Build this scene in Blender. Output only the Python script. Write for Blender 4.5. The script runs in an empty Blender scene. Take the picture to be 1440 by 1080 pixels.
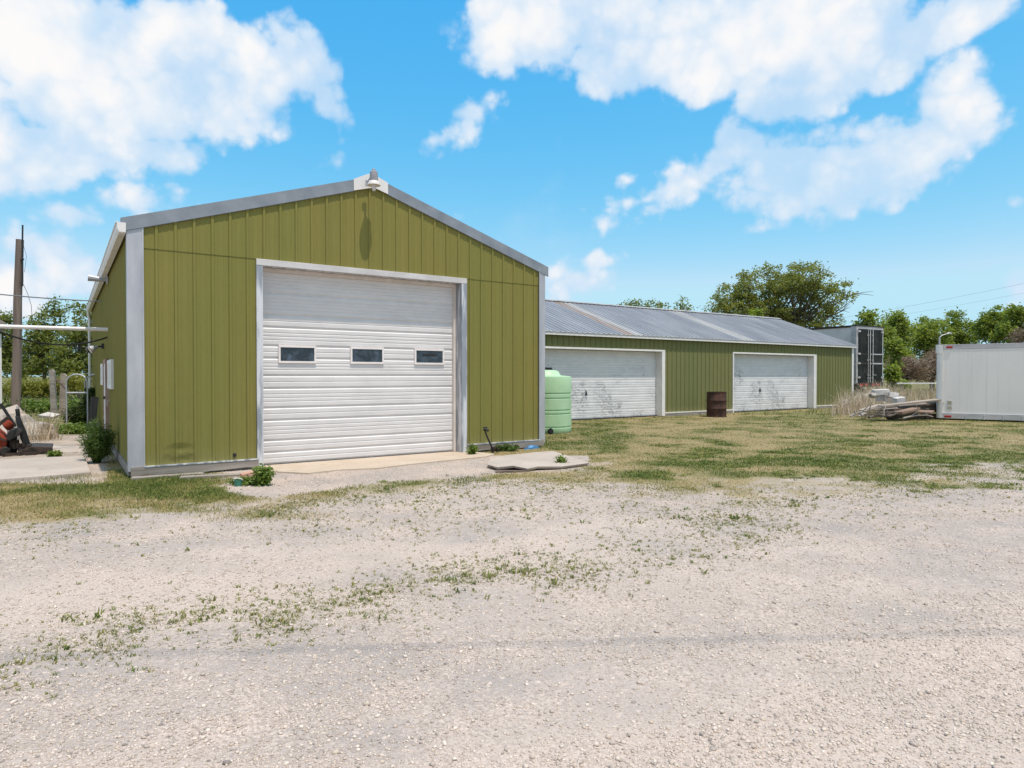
import bpy, math, random
import numpy as np
from mathutils import Vector, Matrix

R = math.radians
rng = np.random.default_rng(11)
random.seed(11)
C = bpy.context.scene.collection
SC = bpy.context.scene

# ------------------------------------------------------------------ camera model
H, F, CX, HZ = 1.5, 930.0, 720.0, 528.0
PITCH = math.atan(12 / 930)


def ray(px, py):
    u, v = (px - CX) / F, (540 - py) / F
    return Vector((u, math.cos(PITCH) + v * math.sin(PITCH), -math.sin(PITCH) + v * math.cos(PITCH)))


def gp(px, py, z=0.0):
    """map position: where a sight line meets the level z"""
    r = ray(px, py)
    t = (z - H) / r.z
    return Vector((r.x * t, r.y * t, z))


def at(px, py, Y):
    r = ray(px, py)
    t = Y / r.y
    return Vector((r.x * t, Y, H + r.z * t))


# ------------------------------------------------------------------ helpers
class MB:
    def __init__(s):
        s.v, s.f, s.m = [], [], []

    def add(s, vs, fs, m=0):
        o = len(s.v)
        s.v += [tuple(v) for v in vs]
        s.f += [tuple(i + o for i in f) for f in fs]
        s.m += [m] * len(fs)

    def box(s, x0, x1, y0, y1, z0, z1, m=0):
        s.add([(x0, y0, z0), (x1, y0, z0), (x1, y1, z0), (x0, y1, z0), (x0, y0, z1), (x1, y0, z1), (x1, y1, z1), (x0, y1, z1)],
              [(0, 3, 2, 1), (4, 5, 6, 7), (0, 1, 5, 4), (1, 2, 6, 5), (2, 3, 7, 6), (3, 0, 4, 7)], m)

    def bar(s, a, b, w, t, up=(0, 0, 1), m=0):
        """rectangular bar from a to b, w along the side, t along up"""
        a, b = Vector(a), Vector(b)
        d = (b - a).normalized()
        up = Vector(up)
        sd = d.cross(up)
        if sd.length < 1e-4:
            sd = d.cross(Vector((1, 0, 0)))
        sd.normalize()
        u = sd.cross(d).normalized()
        p = []
        for c in (a, b):
            for i, j in ((-1, -1), (1, -1), (1, 1), (-1, 1)):
                p.append(c + sd * (w / 2 * i) + u * (t / 2 * j))
        s.add(p, [(0, 1, 2, 3), (7, 6, 5, 4), (0, 4, 5, 1), (1, 5, 6, 2), (2, 6, 7, 3), (3, 7, 4, 0)], m)

    def tube(s, pts, rad, n=8, m=0, cap=True):
        pts = [Vector(p) for p in pts]
        if not hasattr(rad, '__len__'):
            rad = [rad] * len(pts)
        rings = []
        ref = Vector((0.13, 0.31, 0.94))
        for i, p in enumerate(pts):
            d = (pts[min(i + 1, len(pts) - 1)] - pts[max(i - 1, 0)])
            d = d.normalized() if d.length > 1e-9 else Vector((0, 0, 1))
            a = d.cross(ref)
            if a.length < 0.05:
                a = d.cross(Vector((1, 0, 0)))
            a.normalize()
            b = d.cross(a)
            rings.append([p + (a * math.cos(2 * math.pi * k / n) + b * math.sin(2 * math.pi * k / n)) * rad[i] for k in range(n)])
        vs = [q for r in rings for q in r]
        fs = []
        for i in range(len(pts) - 1):
            for k in range(n):
                k2 = (k + 1) % n
                fs.append((i * n + k, (i + 1) * n + k, (i + 1) * n + k2, i * n + k2))
        if cap:
            fs.append(tuple(range(n)))
            fs.append(tuple((len(pts) - 1) * n + k for k in reversed(range(n))))
        s.add(vs, fs, m)

    def lathe(s, prof, n=32, m=0, c=(0, 0, 0), sx=1, sy=1):
        vs, fs = [], []
        for (r, z) in prof:
            for k in range(n):
                a = 2 * math.pi * k / n
                vs.append((c[0] + r * sx * math.cos(a), c[1] + r * sy * math.sin(a), c[2] + z))
        for i in range(len(prof) - 1):
            for k in range(n):
                k2 = (k + 1) % n
                fs.append((i * n + k, i * n + k2, (i + 1) * n + k2, (i + 1) * n + k))
        fs.append(tuple(reversed(range(n))))
        fs.append(tuple((len(prof) - 1) * n + k for k in range(n)))
        s.add(vs, fs, m)

    def prism(s, poly, axis, a0, a1, m=0):
        """2-D polygon extruded along an axis ('x': poly=(y,z), 'y': poly=(x,z), 'z': poly=(x,y))"""
        def P(p, a):
            return {'x': (a, p[0], p[1]), 'y': (p[0], a, p[1]), 'z': (p[0], p[1], a)}[axis]
        n = len(poly)
        vs = [P(p, a0) for p in poly] + [P(p, a1) for p in poly]
        fs = [tuple(range(n)), tuple(reversed(range(n, 2 * n)))]
        fs += [(i, n + i, n + (i + 1) % n, (i + 1) % n) for i in range(n)]
        s.add(vs, fs, m)

    def build(s, name, mats, parent=None, smooth=False, bevel=0, fix=True):
        me = bpy.data.meshes.new(name)
        me.from_pydata(s.v, [], s.f)
        if not isinstance(mats, (list, tuple)):
            mats = [mats]
        for m in mats:
            me.materials.append(m)
        me.polygons.foreach_set('material_index', s.m)
        if fix:
            import bmesh
            bm = bmesh.new()
            bm.from_mesh(me)
            bmesh.ops.recalc_face_normals(bm, faces=bm.faces)
            bm.to_mesh(me)
            bm.free()
        if smooth:
            me.polygons.foreach_set('use_smooth', [True] * len(me.polygons))
            me.set_sharp_from_angle(angle=R(40))
        me.update()
        o = bpy.data.objects.new(name, me)
        C.objects.link(o)
        if parent:
            o.parent = parent
        if bevel:
            b = o.modifiers.new('bevel', 'BEVEL')
            b.width = bevel
            b.segments = 2
            b.limit_method = 'ANGLE'
        return o


def tag(o, label=None, cat=None, group=None, kind=None):
    if label:
        o['label'] = label
    if cat:
        o['category'] = cat
    if group:
        o['group'] = group
    if kind:
        o['kind'] = kind
    return o


def empty(name, loc, rz=0.0):
    o = bpy.data.objects.new(name, None)
    C.objects.link(o)
    o.location = loc
    o.rotation_euler = (0, 0, rz)
    o.empty_display_size = 0.2
    return o


def np_obj(name, verts, faces, mat, parent=None, attrs=None, smooth=False):
    """verts (N,3), faces (M,k) all the same k; attrs name -> (N,) floats"""
    me = bpy.data.meshes.new(name)
    verts = np.asarray(verts, dtype=np.float32)
    faces = np.asarray(faces, dtype=np.int32)
    me.vertices.add(len(verts))
    me.vertices.foreach_set('co', verts.ravel())
    k = faces.shape[1]
    me.loops.add(faces.size)
    me.loops.foreach_set('vertex_index', faces.ravel())
    me.polygons.add(len(faces))
    me.polygons.foreach_set('loop_start', np.arange(0, faces.size, k, dtype=np.int32))
    me.polygons.foreach_set('loop_total', np.full(len(faces), k, dtype=np.int32))
    if smooth:
        me.polygons.foreach_set('use_smooth', np.ones(len(faces), dtype=bool))
    me.update(calc_edges=True)
    for an, av in (attrs or {}).items():
        a = me.attributes.new(an, 'FLOAT', 'POINT')
        a.data.foreach_set('value', np.asarray(av, dtype=np.float32))
    me.materials.append(mat)
    o = bpy.data.objects.new(name, me)
    C.objects.link(o)
    if parent:
        o.parent = parent
    return o


# vectorised value noise
_tab = rng.random((256, 256))


def vnoise(x, y):
    x = np.asarray(x, float)
    y = np.asarray(y, float)
    xi, yi = np.floor(x).astype(int), np.floor(y).astype(int)
    fx, fy = x - xi, y - yi
    fx, fy = fx * fx * (3 - 2 * fx), fy * fy * (3 - 2 * fy)
    g = lambda i, j: _tab[i % 256, j % 256]
    return (g(xi, yi) * (1 - fx) + g(xi + 1, yi) * fx) * (1 - fy) + (g(xi, yi + 1) * (1 - fx) + g(xi + 1, yi + 1) * fx) * fy


def fbm(x, y, o=4):
    s, a, t = 0, 1, 0
    for i in range(o):
        s = s + a * vnoise(x * 2 ** i + 17.3 * i, y * 2 ** i + 5.1 * i)
        t += a
        a *= .5
    return s / t


def sstep(a, b, x):
    t = np.clip((x - a) / (b - a), 0, 1)
    return t * t * (3 - 2 * t)


# ------------------------------------------------------------------ materials
def piece(name, mat, parent, *boxes):
    for b in boxes:
        mb = MB()
        mb.box(*b)
        mb.build(name, mat, parent)


class NT:
    def __init__(s, name):
        s.mat = bpy.data.materials.new(name)
        s.mat.use_nodes = True
        s.t = s.mat.node_tree
        s.b = s.t.nodes['Principled BSDF']
        s.b.inputs['Specular IOR Level'].default_value = 0.35

    def n(s, typ, **kw):
        nd = s.t.nodes.new(typ)
        for k, v in kw.items():
            if hasattr(nd, k):
                setattr(nd, k, v)
        return nd

    def l(s, a, b):
        s.t.links.new(a, b)

    def coord(s, scale=(1, 1, 1), kind='Object'):
        tc = s.n('ShaderNodeTexCoord')
        mp = s.n('ShaderNodeMapping')
        mp.inputs['Scale'].default_value = scale
        s.l(tc.outputs[kind], mp.inputs['Vector'])
        return mp.outputs['Vector']

    def noise(s, vec, scale, detail=4, rough=.55, dist=0.0):
        nd = s.n('ShaderNodeTexNoise')
        nd.inputs['Scale'].default_value = scale
        nd.inputs['Detail'].default_value = detail
        nd.inputs['Roughness'].default_value = rough
        nd.inputs['Distortion'].default_value = dist
        if vec is not None:
            s.l(vec, nd.inputs['Vector'])
        return nd.outputs['Fac']

    def ramp(s, fac, a, b, ca=(0, 0, 0, 1), cb=(1, 1, 1, 1)):
        nd = s.n('ShaderNodeValToRGB')
        e = nd.color_ramp.elements
        e[0].position, e[1].position = a, b
        e[0].color, e[1].color = ca, cb
        s.l(fac, nd.inputs['Fac'])
        return nd.outputs['Color']

    def mix(s, fac, a, b, mode='MIX'):
        nd = s.n('ShaderNodeMix', data_type='RGBA', blend_type=mode)
        for sock, v in ((nd.inputs[0], fac), (nd.inputs[6], a), (nd.inputs[7], b)):
            if isinstance(v, (int, float)):
                sock.default_value = v
            elif isinstance(v, tuple):
                sock.default_value = v if len(v) == 4 else (*v, 1)
            else:
                s.l(v, sock)
        return nd.outputs[2]

    def math(s, op, a, b=None, clamp=False):
        nd = s.n('ShaderNodeMath', operation=op, use_clamp=clamp)
        for i, v in enumerate((a, b)):
            if v is None:
                continue
            if isinstance(v, (int, float)):
                nd.inputs[i].default_value = v
            else:
                s.l(v, nd.inputs[i])
        return nd.outputs[0]

    def attr(s, name):
        nd = s.n('ShaderNodeAttribute', attribute_name=name)
        return nd.outputs['Fac']

    def bump(s, h, strength=.3, dist=.01, prev=None):
        nd = s.n('ShaderNodeBump')
        nd.inputs['Strength'].default_value = strength
        nd.inputs['Distance'].default_value = dist
        s.l(h, nd.inputs['Height'])
        if prev is not None:
            s.l(prev, nd.inputs['Normal'])
        return nd.outputs['Normal']

    def set(s, col=None, rough=None, metal=None, normal=None, spec=None):
        for nm, v in (('Base Color', col), ('Roughness', rough), ('Metallic', metal), ('Normal', normal), ('Specular IOR Level', spec)):
            if v is None:
                continue
            sock = s.b.inputs[nm]
            if isinstance(v, (int, float)):
                sock.default_value = v
            elif isinstance(v, tuple):
                sock.default_value = (*v, 1) if len(v) == 3 else v
            else:
                s.l(v, sock)
        return s.mat


def pm(name, c1, c2, scale=3.0, rough=.6, metal=0.0, bump=0.0, bscale=None, stretch=(1, 1, 1), lo=.35, hi=.65, detail=5, dist=.01):
    s = NT(name)
    v = s.coord(stretch)
    f = s.noise(v, scale, detail)
    col = s.mix(s.ramp(f, lo, hi), c1, c2)
    nrm = None
    if bump:
        nrm = s.bump(s.noise(v, bscale or scale * 4, 4), bump, dist)
    return s.set(col, rough, metal, nrm)


def green_panel(name, base, worn):
    s = NT(name)
    v = s.coord((1, 1, .12))
    f = s.noise(v, 2.2, 5)
    v2 = s.coord((1, 1, 1))
    f2 = s.noise(v2, 9, 6, .65)
    col = s.mix(s.ramp(f, .3, .75), base, worn)
    v3 = s.noise(s.coord((1.1, 1.1, .10)), 1.3, 3)
    col = s.mix(s.math('MULTIPLY', s.ramp(v3, .40, .62), .55), col, (base[0] * .80, base[1] * .93, base[2] * .95))
    dirt = s.ramp(f2, .62, .8)
    col = s.mix(s.math('MULTIPLY', dirt, .35), col, (.13, .11, .05))
    # rain streaks
    st = s.noise(s.coord((14, 14, .35)), 1.6, 3)
    col = s.mix(s.math('MULTIPLY', s.ramp(st, .58, .72), .22), col, (.24, .22, .10))
    # splashed dust close to the ground
    sep = s.n('ShaderNodeSeparateXYZ')
    s.l(s.coord(), sep.inputs[0])
    low = s.math('SUBTRACT', .42, sep.outputs['Z'])
    low = s.math('ADD', low, s.math('MULTIPLY', s.math('SUBTRACT', f2, .5), .5))
    col = s.mix(s.math('MULTIPLY', s.ramp(low, .0, .45), .35), col, (.30, .26, .15))
    nb = s.bump(s.noise(s.coord((2.2, 2.2, .5)), 2.0, 3), .6, .03)
    return s.set(col, .68, 0, nb, .06)


M = {}
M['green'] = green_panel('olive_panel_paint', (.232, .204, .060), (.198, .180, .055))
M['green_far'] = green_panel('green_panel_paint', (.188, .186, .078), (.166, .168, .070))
M['galv'] = pm('galvanized_steel', (.38, .385, .415), (.50, .50, .53), 5, .5, .35, .12, 8, (1, 1, .3))
M['galv_worn'] = pm('worn_galvanized_steel', (.30, .32, .36), (.66, .66, .68), 6, .5, .3, .15, 9, (2, 2, .25), .42, .58)
M['rake'] = pm('grey_rake_steel', (.20, .222, .25), (.27, .29, .32), 3, .5, .25, .08, 6)
M['sky_pane'] = pm('pane_painted_sky_reflection', (.62, .60, .58), (.70, .68, .66), 6, .3, 0, 0, None, (1, 1, 8))  # window pane painted pale for the sky it mirrors at a grazing angle
M['header'] = pm('chalky_header_steel', (.50, .47, .46), (.64, .61, .60), 5, .5, .1, .08, 9, (.4, 1, 1))
M['white_trim'] = pm('white_trim_paint', (.68, .655, .64), (.76, .735, .715), 4, .55, 0, .05, 10)
M['cream_trim'] = pm('cream_jamb_paint', (.60, .52, .45), (.70, .62, .56), 5, .6, 0, .05, 10)
M['black'] = pm('black_paint', (.012, .012, .014), (.03, .03, .032), 8, .45)
M['black_rubber'] = pm('black_rubber', (.02, .02, .02), (.04, .038, .036), 10, .8, 0, .2, 40)
M['dark_metal'] = pm('dark_dirty_metal', (.03, .026, .024), (.09, .06, .045), 14, .55, .4, .2, 40)
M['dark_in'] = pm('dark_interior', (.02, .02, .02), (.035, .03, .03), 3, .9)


def smudged_door(name, smear):
    s = NT(name)
    base = s.mix(s.ramp(s.noise(s.coord((1, 1, 2)), 2.5, 5), .35, .7), *(((.70, .695, .71), (.62, .62, .64)) if smear else ((.67, .645, .64), (.60, .58, .575))))
    streak = s.noise(s.coord((.35, 1, 10)), 3, 4)
    base = s.mix(s.math('MULTIPLY', s.ramp(streak, .55, .75), .25 if not smear else .5), base, (.60, .58, .57))
    if smear:
        a = s.noise(s.coord((.9, 1, .9)), 1.15, 3, .5)
        b = s.noise(s.coord((1.7, 1, 2.6)), 1.9, 5, .62, 2.6)
        c = s.noise(s.coord((1.5, 1, 9)), 1.4, 5, .7, .6)
        m = s.math('MULTIPLY', s.ramp(a, .47, .60), s.ramp(b, .44, .66))
        m2 = s.math('MULTIPLY', s.ramp(a, .38, .6), s.ramp(c, .54, .75))
        m = s.math('MAXIMUM', m, s.math('MULTIPLY', m2, .75))
        sep = s.n('ShaderNodeSeparateXYZ')
        s.l(s.coord(), sep.inputs[0])
        hz = s.ramp(s.math('MULTIPLY', sep.outputs['Z'], .35), .52, .72, (1, 1, 1, 1), (.15, .15, .15, 1))
        base = s.mix(s.math('MULTIPLY', s.math('MULTIPLY', m, hz), .9), base, (.24, .24, .255))
        pt = s.noise(s.coord((3, 1, 3)), 3, 5, .6)
        base = s.mix(s.math('MULTIPLY', s.ramp(pt, .55, .68), .35), base, (.52, .53, .56))
    else:
        sc = s.noise(s.coord((2, 1, 6)), 5, 5, .7)
        base = s.mix(s.math('MULTIPLY', s.ramp(sc, .64, .75), .3), base, (.5, .47, .44))
    return s.set(base, .5, 0)


M['door'] = smudged_door('white_ribbed_door_paint', False)
M['door_smudge'] = smudged_door('scuffed_white_door_paint', True)
M['win_frame'] = pm('white_window_frame', (.72, .66, .64), (.80, .74, .72), 8, .5)


def glass_dark():
    s = NT('dusty_dark_glass')
    f = s.noise(s.coord((1, 1, 1)), 4.5, 5, .6, .8)
    col = s.mix(s.ramp(f, .42, .72), (.018, .026, .034), (.075, .11, .15))
    return s.set(col, s.ramp(f, .3, .8, (.08, .08, .08, 1), (.4, .4, .4, 1)), 0, None, .5)


M['glass'] = glass_dark()


def wood(name, c1, c2, axis=0, sc=3.0):
    st = [14, 14, 14]
    st[axis] = .8
    s = NT(name)
    v = s.coord(tuple(st))
    f = s.noise(v, sc, 6, .6, .4)
    col = s.mix(s.ramp(f, .3, .7), c1, c2)
    return s.set(col, .85, 0, s.bump(f, .5, .01))


M['wood_x'] = wood('weathered_grey_board', (.17, .145, .125), (.40, .36, .32), 0, .8)
M['wood_z'] = wood('weathered_pole_wood', (.11, .08, .065), (.26, .20, .17), 2, .6)
M['dark_board'] = wood('dark_weathered_board', (.05, .045, .045), (.14, .125, .12), 2, .6)
M['plank'] = wood('sun_bleached_plank', (.22, .18, .145), (.46, .39, .325), 0, .8)
M['plank_dark'] = wood('damp_old_plank', (.085, .062, .05), (.22, .17, .14), 0, .8)
M['timber'] = wood('brown_timber', (.15, .095, .065), (.33, .235, .18), 0, .8)


def concrete(name, c1, c2, sc=1.5):
    s = NT(name)
    v = s.coord()
    f = s.noise(v, sc, 7, .62)
    g = s.noise(v, 60, 3, .6)
    col = s.mix(s.ramp(f, .3, .7), c1, c2)
    col = s.mix(s.math('MULTIPLY', s.ramp(g, .45, .7), .35), col, (.28, .25, .22))
    # rusty leaf-litter stains
    st = s.noise(s.coord((1, 2.2, 1)), 2.1, 6, .65)
    col = s.mix(s.math('MULTIPLY', s.ramp(st, .60, .68), .5), col, (.20, .115, .065))
    return s.set(col, .9, 0, s.bump(s.math('ADD', f, s.math('MULTIPLY', g, .2)), .5, .02))


M['apron'] = concrete('warm_concrete', (.44, .35, .265), (.53, .44, .355))
M['slab'] = concrete('grey_concrete', (.36, .305, .265), (.49, .425, .375), 1.2)
M['rubble'] = pm('rubble_concrete', (.20, .18, .165), (.40, .37, .34), 2.5, .9, 0, .5, 14, lo=.4, hi=.6, dist=.03)


def rust(name, dark, mid, bright):
    s = NT(name)
    v = s.coord((1, 1, .7))
    f = s.noise(v, 3.5, 6, .65)
    g = s.noise(v, 11, 5, .6)
    col = s.mix(s.ramp(f, .35, .62), dark, mid)
    col = s.mix(s.ramp(g, .60, .72), col, bright)
    return s.set(col, .8, .15, s.bump(g, .4, .008))


M['rust'] = rust('rusty_drum_steel', (.035, .022, .02), (.085, .04, .028), (.22, .085, .04))
M['orange'] = rust('faded_orange_paint', (.24, .038, .018), (.33, .06, .03), (.42, .19, .12))
M['tank'] = pm('mint_green_plastic', (.235, .47, .235), (.275, .52, .275), 2.2, .45, 0, .05, 3)


def tank_mat():
    s = NT('mint_green_tank_plastic')
    f = s.noise(s.coord(), 2.2, 5)
    col = s.mix(s.ramp(f, .35, .65), (.37, .56, .335), (.43, .62, .395))
    d = s.noise(s.coord((1, 1, .4)), 6, 6, .65)
    col = s.mix(s.math('MULTIPLY', s.ramp(d, .58, .78), .35), col, (.20, .27, .16))
    return s.set(col, .45, 0, s.bump(f, .1, .02))


M['tank'] = tank_mat()


def roof_mat(name, rusty):
    s = NT(name)
    f = s.noise(s.coord((1, .3, .3)), 1.4, 5, .6)
    col = s.mix(s.ramp(f, .3, .7), (.21, .212, .228), (.31, .31, .325))
    if rusty:
        g = s.noise(s.coord((4, .35, .35)), 2.2, 5, .65)
        col = s.mix(s.ramp(g, .36, .58), (.38, .36, .345), (.30, .205, .15))
    else:
        g = s.noise(s.coord((2.5, .2, .2)), 1.8, 4, .6)
        col = s.mix(s.math('MULTIPLY', s.ramp(g, .56, .70), .4), col, (.46, .455, .46))
    return s.set(col, .45, .25)


M['roof'] = roof_mat('corrugated_roof_steel', False)
M['roof_rust'] = roof_mat('rust_streaked_roof_panel', True)
M['roof_pale'] = pm('pale_roof_panel', (.29, .282, .275), (.41, .40, .39), 2, .5, .1, 0, None, (2, .3, .3))
M['trailer_white'] = pm('trailer_side_white', (.73, .69, .67), (.78, .74, .72), 1.2, .42, 0, .04, 2, (1, 1, .25), .3, .7)
def grimy_white():
    s = NT('grimy_trailer_white')
    f = s.noise(s.coord((1, 1, .3)), 1.2, 5)
    col = s.mix(s.ramp(f, .3, .7), (.73, .69, .67), (.78, .74, .72))
    st = s.noise(s.coord((9, 1, .25)), 1.5, 4)
    col = s.mix(s.math('MULTIPLY', s.ramp(st, .52, .72), .22), col, (.47, .44, .41))
    sc = s.noise(s.coord((1, 1, 4)), 4, 6, .7)
    col = s.mix(s.math('MULTIPLY', s.ramp(sc, .62, .70), .3), col, (.42, .39, .36))
    return s.set(col, .42, 0, s.bump(s.noise(s.coord((1, 1, .6)), 1.1, 2), .25, .03))


M['trailer_white'] = grimy_white()
M['trailer_alu'] = pm('trailer_rail_aluminium', (.42, .40, .41), (.58, .56, .57), 4, .45, .4, .1, 12, (.3, 1, 1))
M['trailer_side'] = pm('grey_trailer_side', (.58, .56, .55), (.66, .64, .63), 1.5, .5, .0)
M['bright'] = pm('bright_door_rod_steel', (.50, .47, .45), (.72, .69, .67), 9, .38, .5)


def mirror_door():
    s = NT('polished_dark_trailer_door')
    f = s.noise(s.coord((2, 2, 1)), 1.6, 5, .6, .4)
    col = s.mix(s.ramp(f, .45, .75), (.010, .011, .010), (.05, .052, .048))
    return s.set(col, s.ramp(f, .3, .75, (.35, .35, .35, 1), (.6, .6, .6, 1)), 0, None, .12)


M['trailer_door'] = mirror_door()
M['red'] = pm('red_lamp_plastic', (.33, .022, .016), (.42, .03, .02), 20, .35)
M['lamp_grey'] = pm('lamp_grey_plastic', (.26, .26, .28), (.34, .33, .35), 14, .5)
M['lamp_shade'] = pm('lamp_shade_enamel', (.62, .57, .53), (.72, .68, .64), 9, .4)
M['lens'] = pm('frosted_lens', (.55, .52, .48), (.66, .63, .58), 12, .25)
M['blue'] = pm('blue_plastic', (.06, .20, .42), (.12, .30, .52), 12, .5)
M['teal'] = pm('teal_plastic', (.04, .16, .12), (.06, .22, .16), 12, .5)
M['brick'] = pm('pale_red_brick', (.42, .23, .17), (.52, .32, .25), 12, .9, 0, .3, 30)
M['block'] = pm('white_block', (.46, .43, .41), (.62, .585, .56), 6, .9, 0, .3, 25)
M['pvc'] = pm('white_pvc', (.76, .72, .70), (.82, .78, .76), 6, .4)
M['cable'] = pm('black_cable', (.012, .012, .013), (.03, .03, .03), 10, .6)
M['wire_far'] = pm('weathered_wire', (.16, .18, .20), (.22, .24, .26), 10, .6)
M['rustpost'] = rust('rust_stained_white_frame', (.42, .34, .29), (.30, .17, .12), (.62, .58, .54))


def leaf_mat(name, c1, c2, trans=.35):
    s = NT(name)
    r = s.attr('tone')
    col = s.mix(r, c1, c2)
    s.set(col, .55, 0, None, .3)
    tr = s.n('ShaderNodeBsdfTranslucent')
    s.l(s.mix(1.0, col, (1.25, 1.2, .6), 'MULTIPLY'), tr.inputs['Color'])
    mx = s.n('ShaderNodeMixShader')
    mx.inputs[0].default_value = trans
    out = [n for n in s.t.nodes if n.type == 'OUTPUT_MATERIAL'][0]
    s.l(s.b.outputs[0], mx.inputs[1])
    s.l(tr.outputs[0], mx.inputs[2])
    s.l(mx.outputs[0], out.inputs['Surface'])
    return s.mat


M['leaf_big'] = leaf_mat('big_tree_leaf', (.14, .165, .045), (.29, .315, .10), .5)
M['leaf_right'] = leaf_mat('right_tree_leaf', (.13, .19, .035), (.30, .36, .085), .5)
M['leaf_left'] = leaf_mat('left_tree_leaf', (.12, .155, .04), (.26, .29, .09), .5)
M['leaf_lime'] = leaf_mat('lime_leaf', (.16, .23, .02), (.30, .37, .05))
M['leaf_hedge'] = leaf_mat('hedge_leaf', (.14, .155, .025), (.31, .30, .06))
M['leaf_vine'] = leaf_mat('vine_leaf', (.03, .055, .014), (.085, .12, .03))
M['leaf_weed'] = leaf_mat('weed_leaf', (.09, .15, .025), (.21, .29, .06))
M['leaf_fern'] = leaf_mat('feathery_weed_leaf', (.05, .095, .02), (.13, .20, .045))
M['leaf_brown'] = leaf_mat('dead_twig_brown', (.16, .115, .085), (.34, .25, .19), .15)
M['straw'] = leaf_mat('dry_straw', (.36, .28, .20), (.66, .55, .43), .2)
M['twig'] = leaf_mat('grey_dry_twig', (.38, .305, .245), (.70, .595, .50), .2)
M['bark'] = wood('tree_bark', (.06, .05, .04), (.17, .145, .12), 2, .5)


def grass_blade_mat():
    s = NT('grass_blade')
    r = s.attr('tone')
    nd = s.n('ShaderNodeValToRGB')
    e = nd.color_ramp.elements
    e[0].position, e[0].color = 0.0, (.42, .30, .13, 1)
    e[1].position, e[1].color = 1.0, (.10, .145, .03, 1)
    for p, c in ((.35, (.38, .30, .13, 1)), (.6, (.29, .275, .09, 1)), (.8, (.19, .22, .055, 1))):
        x = nd.color_ramp.elements.new(p)
        x.color = c
    s.l(r, nd.inputs['Fac'])
    s.set(nd.outputs[0], .6, 0, None, .2)
    tr = s.n('ShaderNodeBsdfTranslucent')
    s.l(nd.outputs[0], tr.inputs['Color'])
    mx = s.n('ShaderNodeMixShader')
    mx.inputs[0].default_value = .3
    out = [n for n in s.t.nodes if n.type == 'OUTPUT_MATERIAL'][0]
    s.l(s.b.outputs[0], mx.inputs[1])
    s.l(tr.outputs[0], mx.inputs[2])
    s.l(mx.outputs[0], out.inputs['Surface'])
    return s.mat


M['grass'] = grass_blade_mat()


def stone_mat():
    s = NT('limestone_gravel_stone')
    r = s.attr('tone')
    nd = s.n('ShaderNodeValToRGB')
    e = nd.color_ramp.elements
    e[0].position, e[0].color = 0.0, (.22, .19, .17, 1)
    e[1].position, e[1].color = 1.0, (.65, .555, .48, 1)
    for p, c in ((.04, (.36, .31, .275, 1)), (.3, (.46, .38, .32, 1)), (.5, (.50, .41, .33, 1)), (.6, (.54, .455, .39, 1))):
        x = nd.color_ramp.elements.new(p)
        x.color = c
    s.l(r, nd.inputs['Fac'])
    return s.set(nd.outputs[0], .9, 0, None, .2)


M['stone'] = stone_mat()


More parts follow.
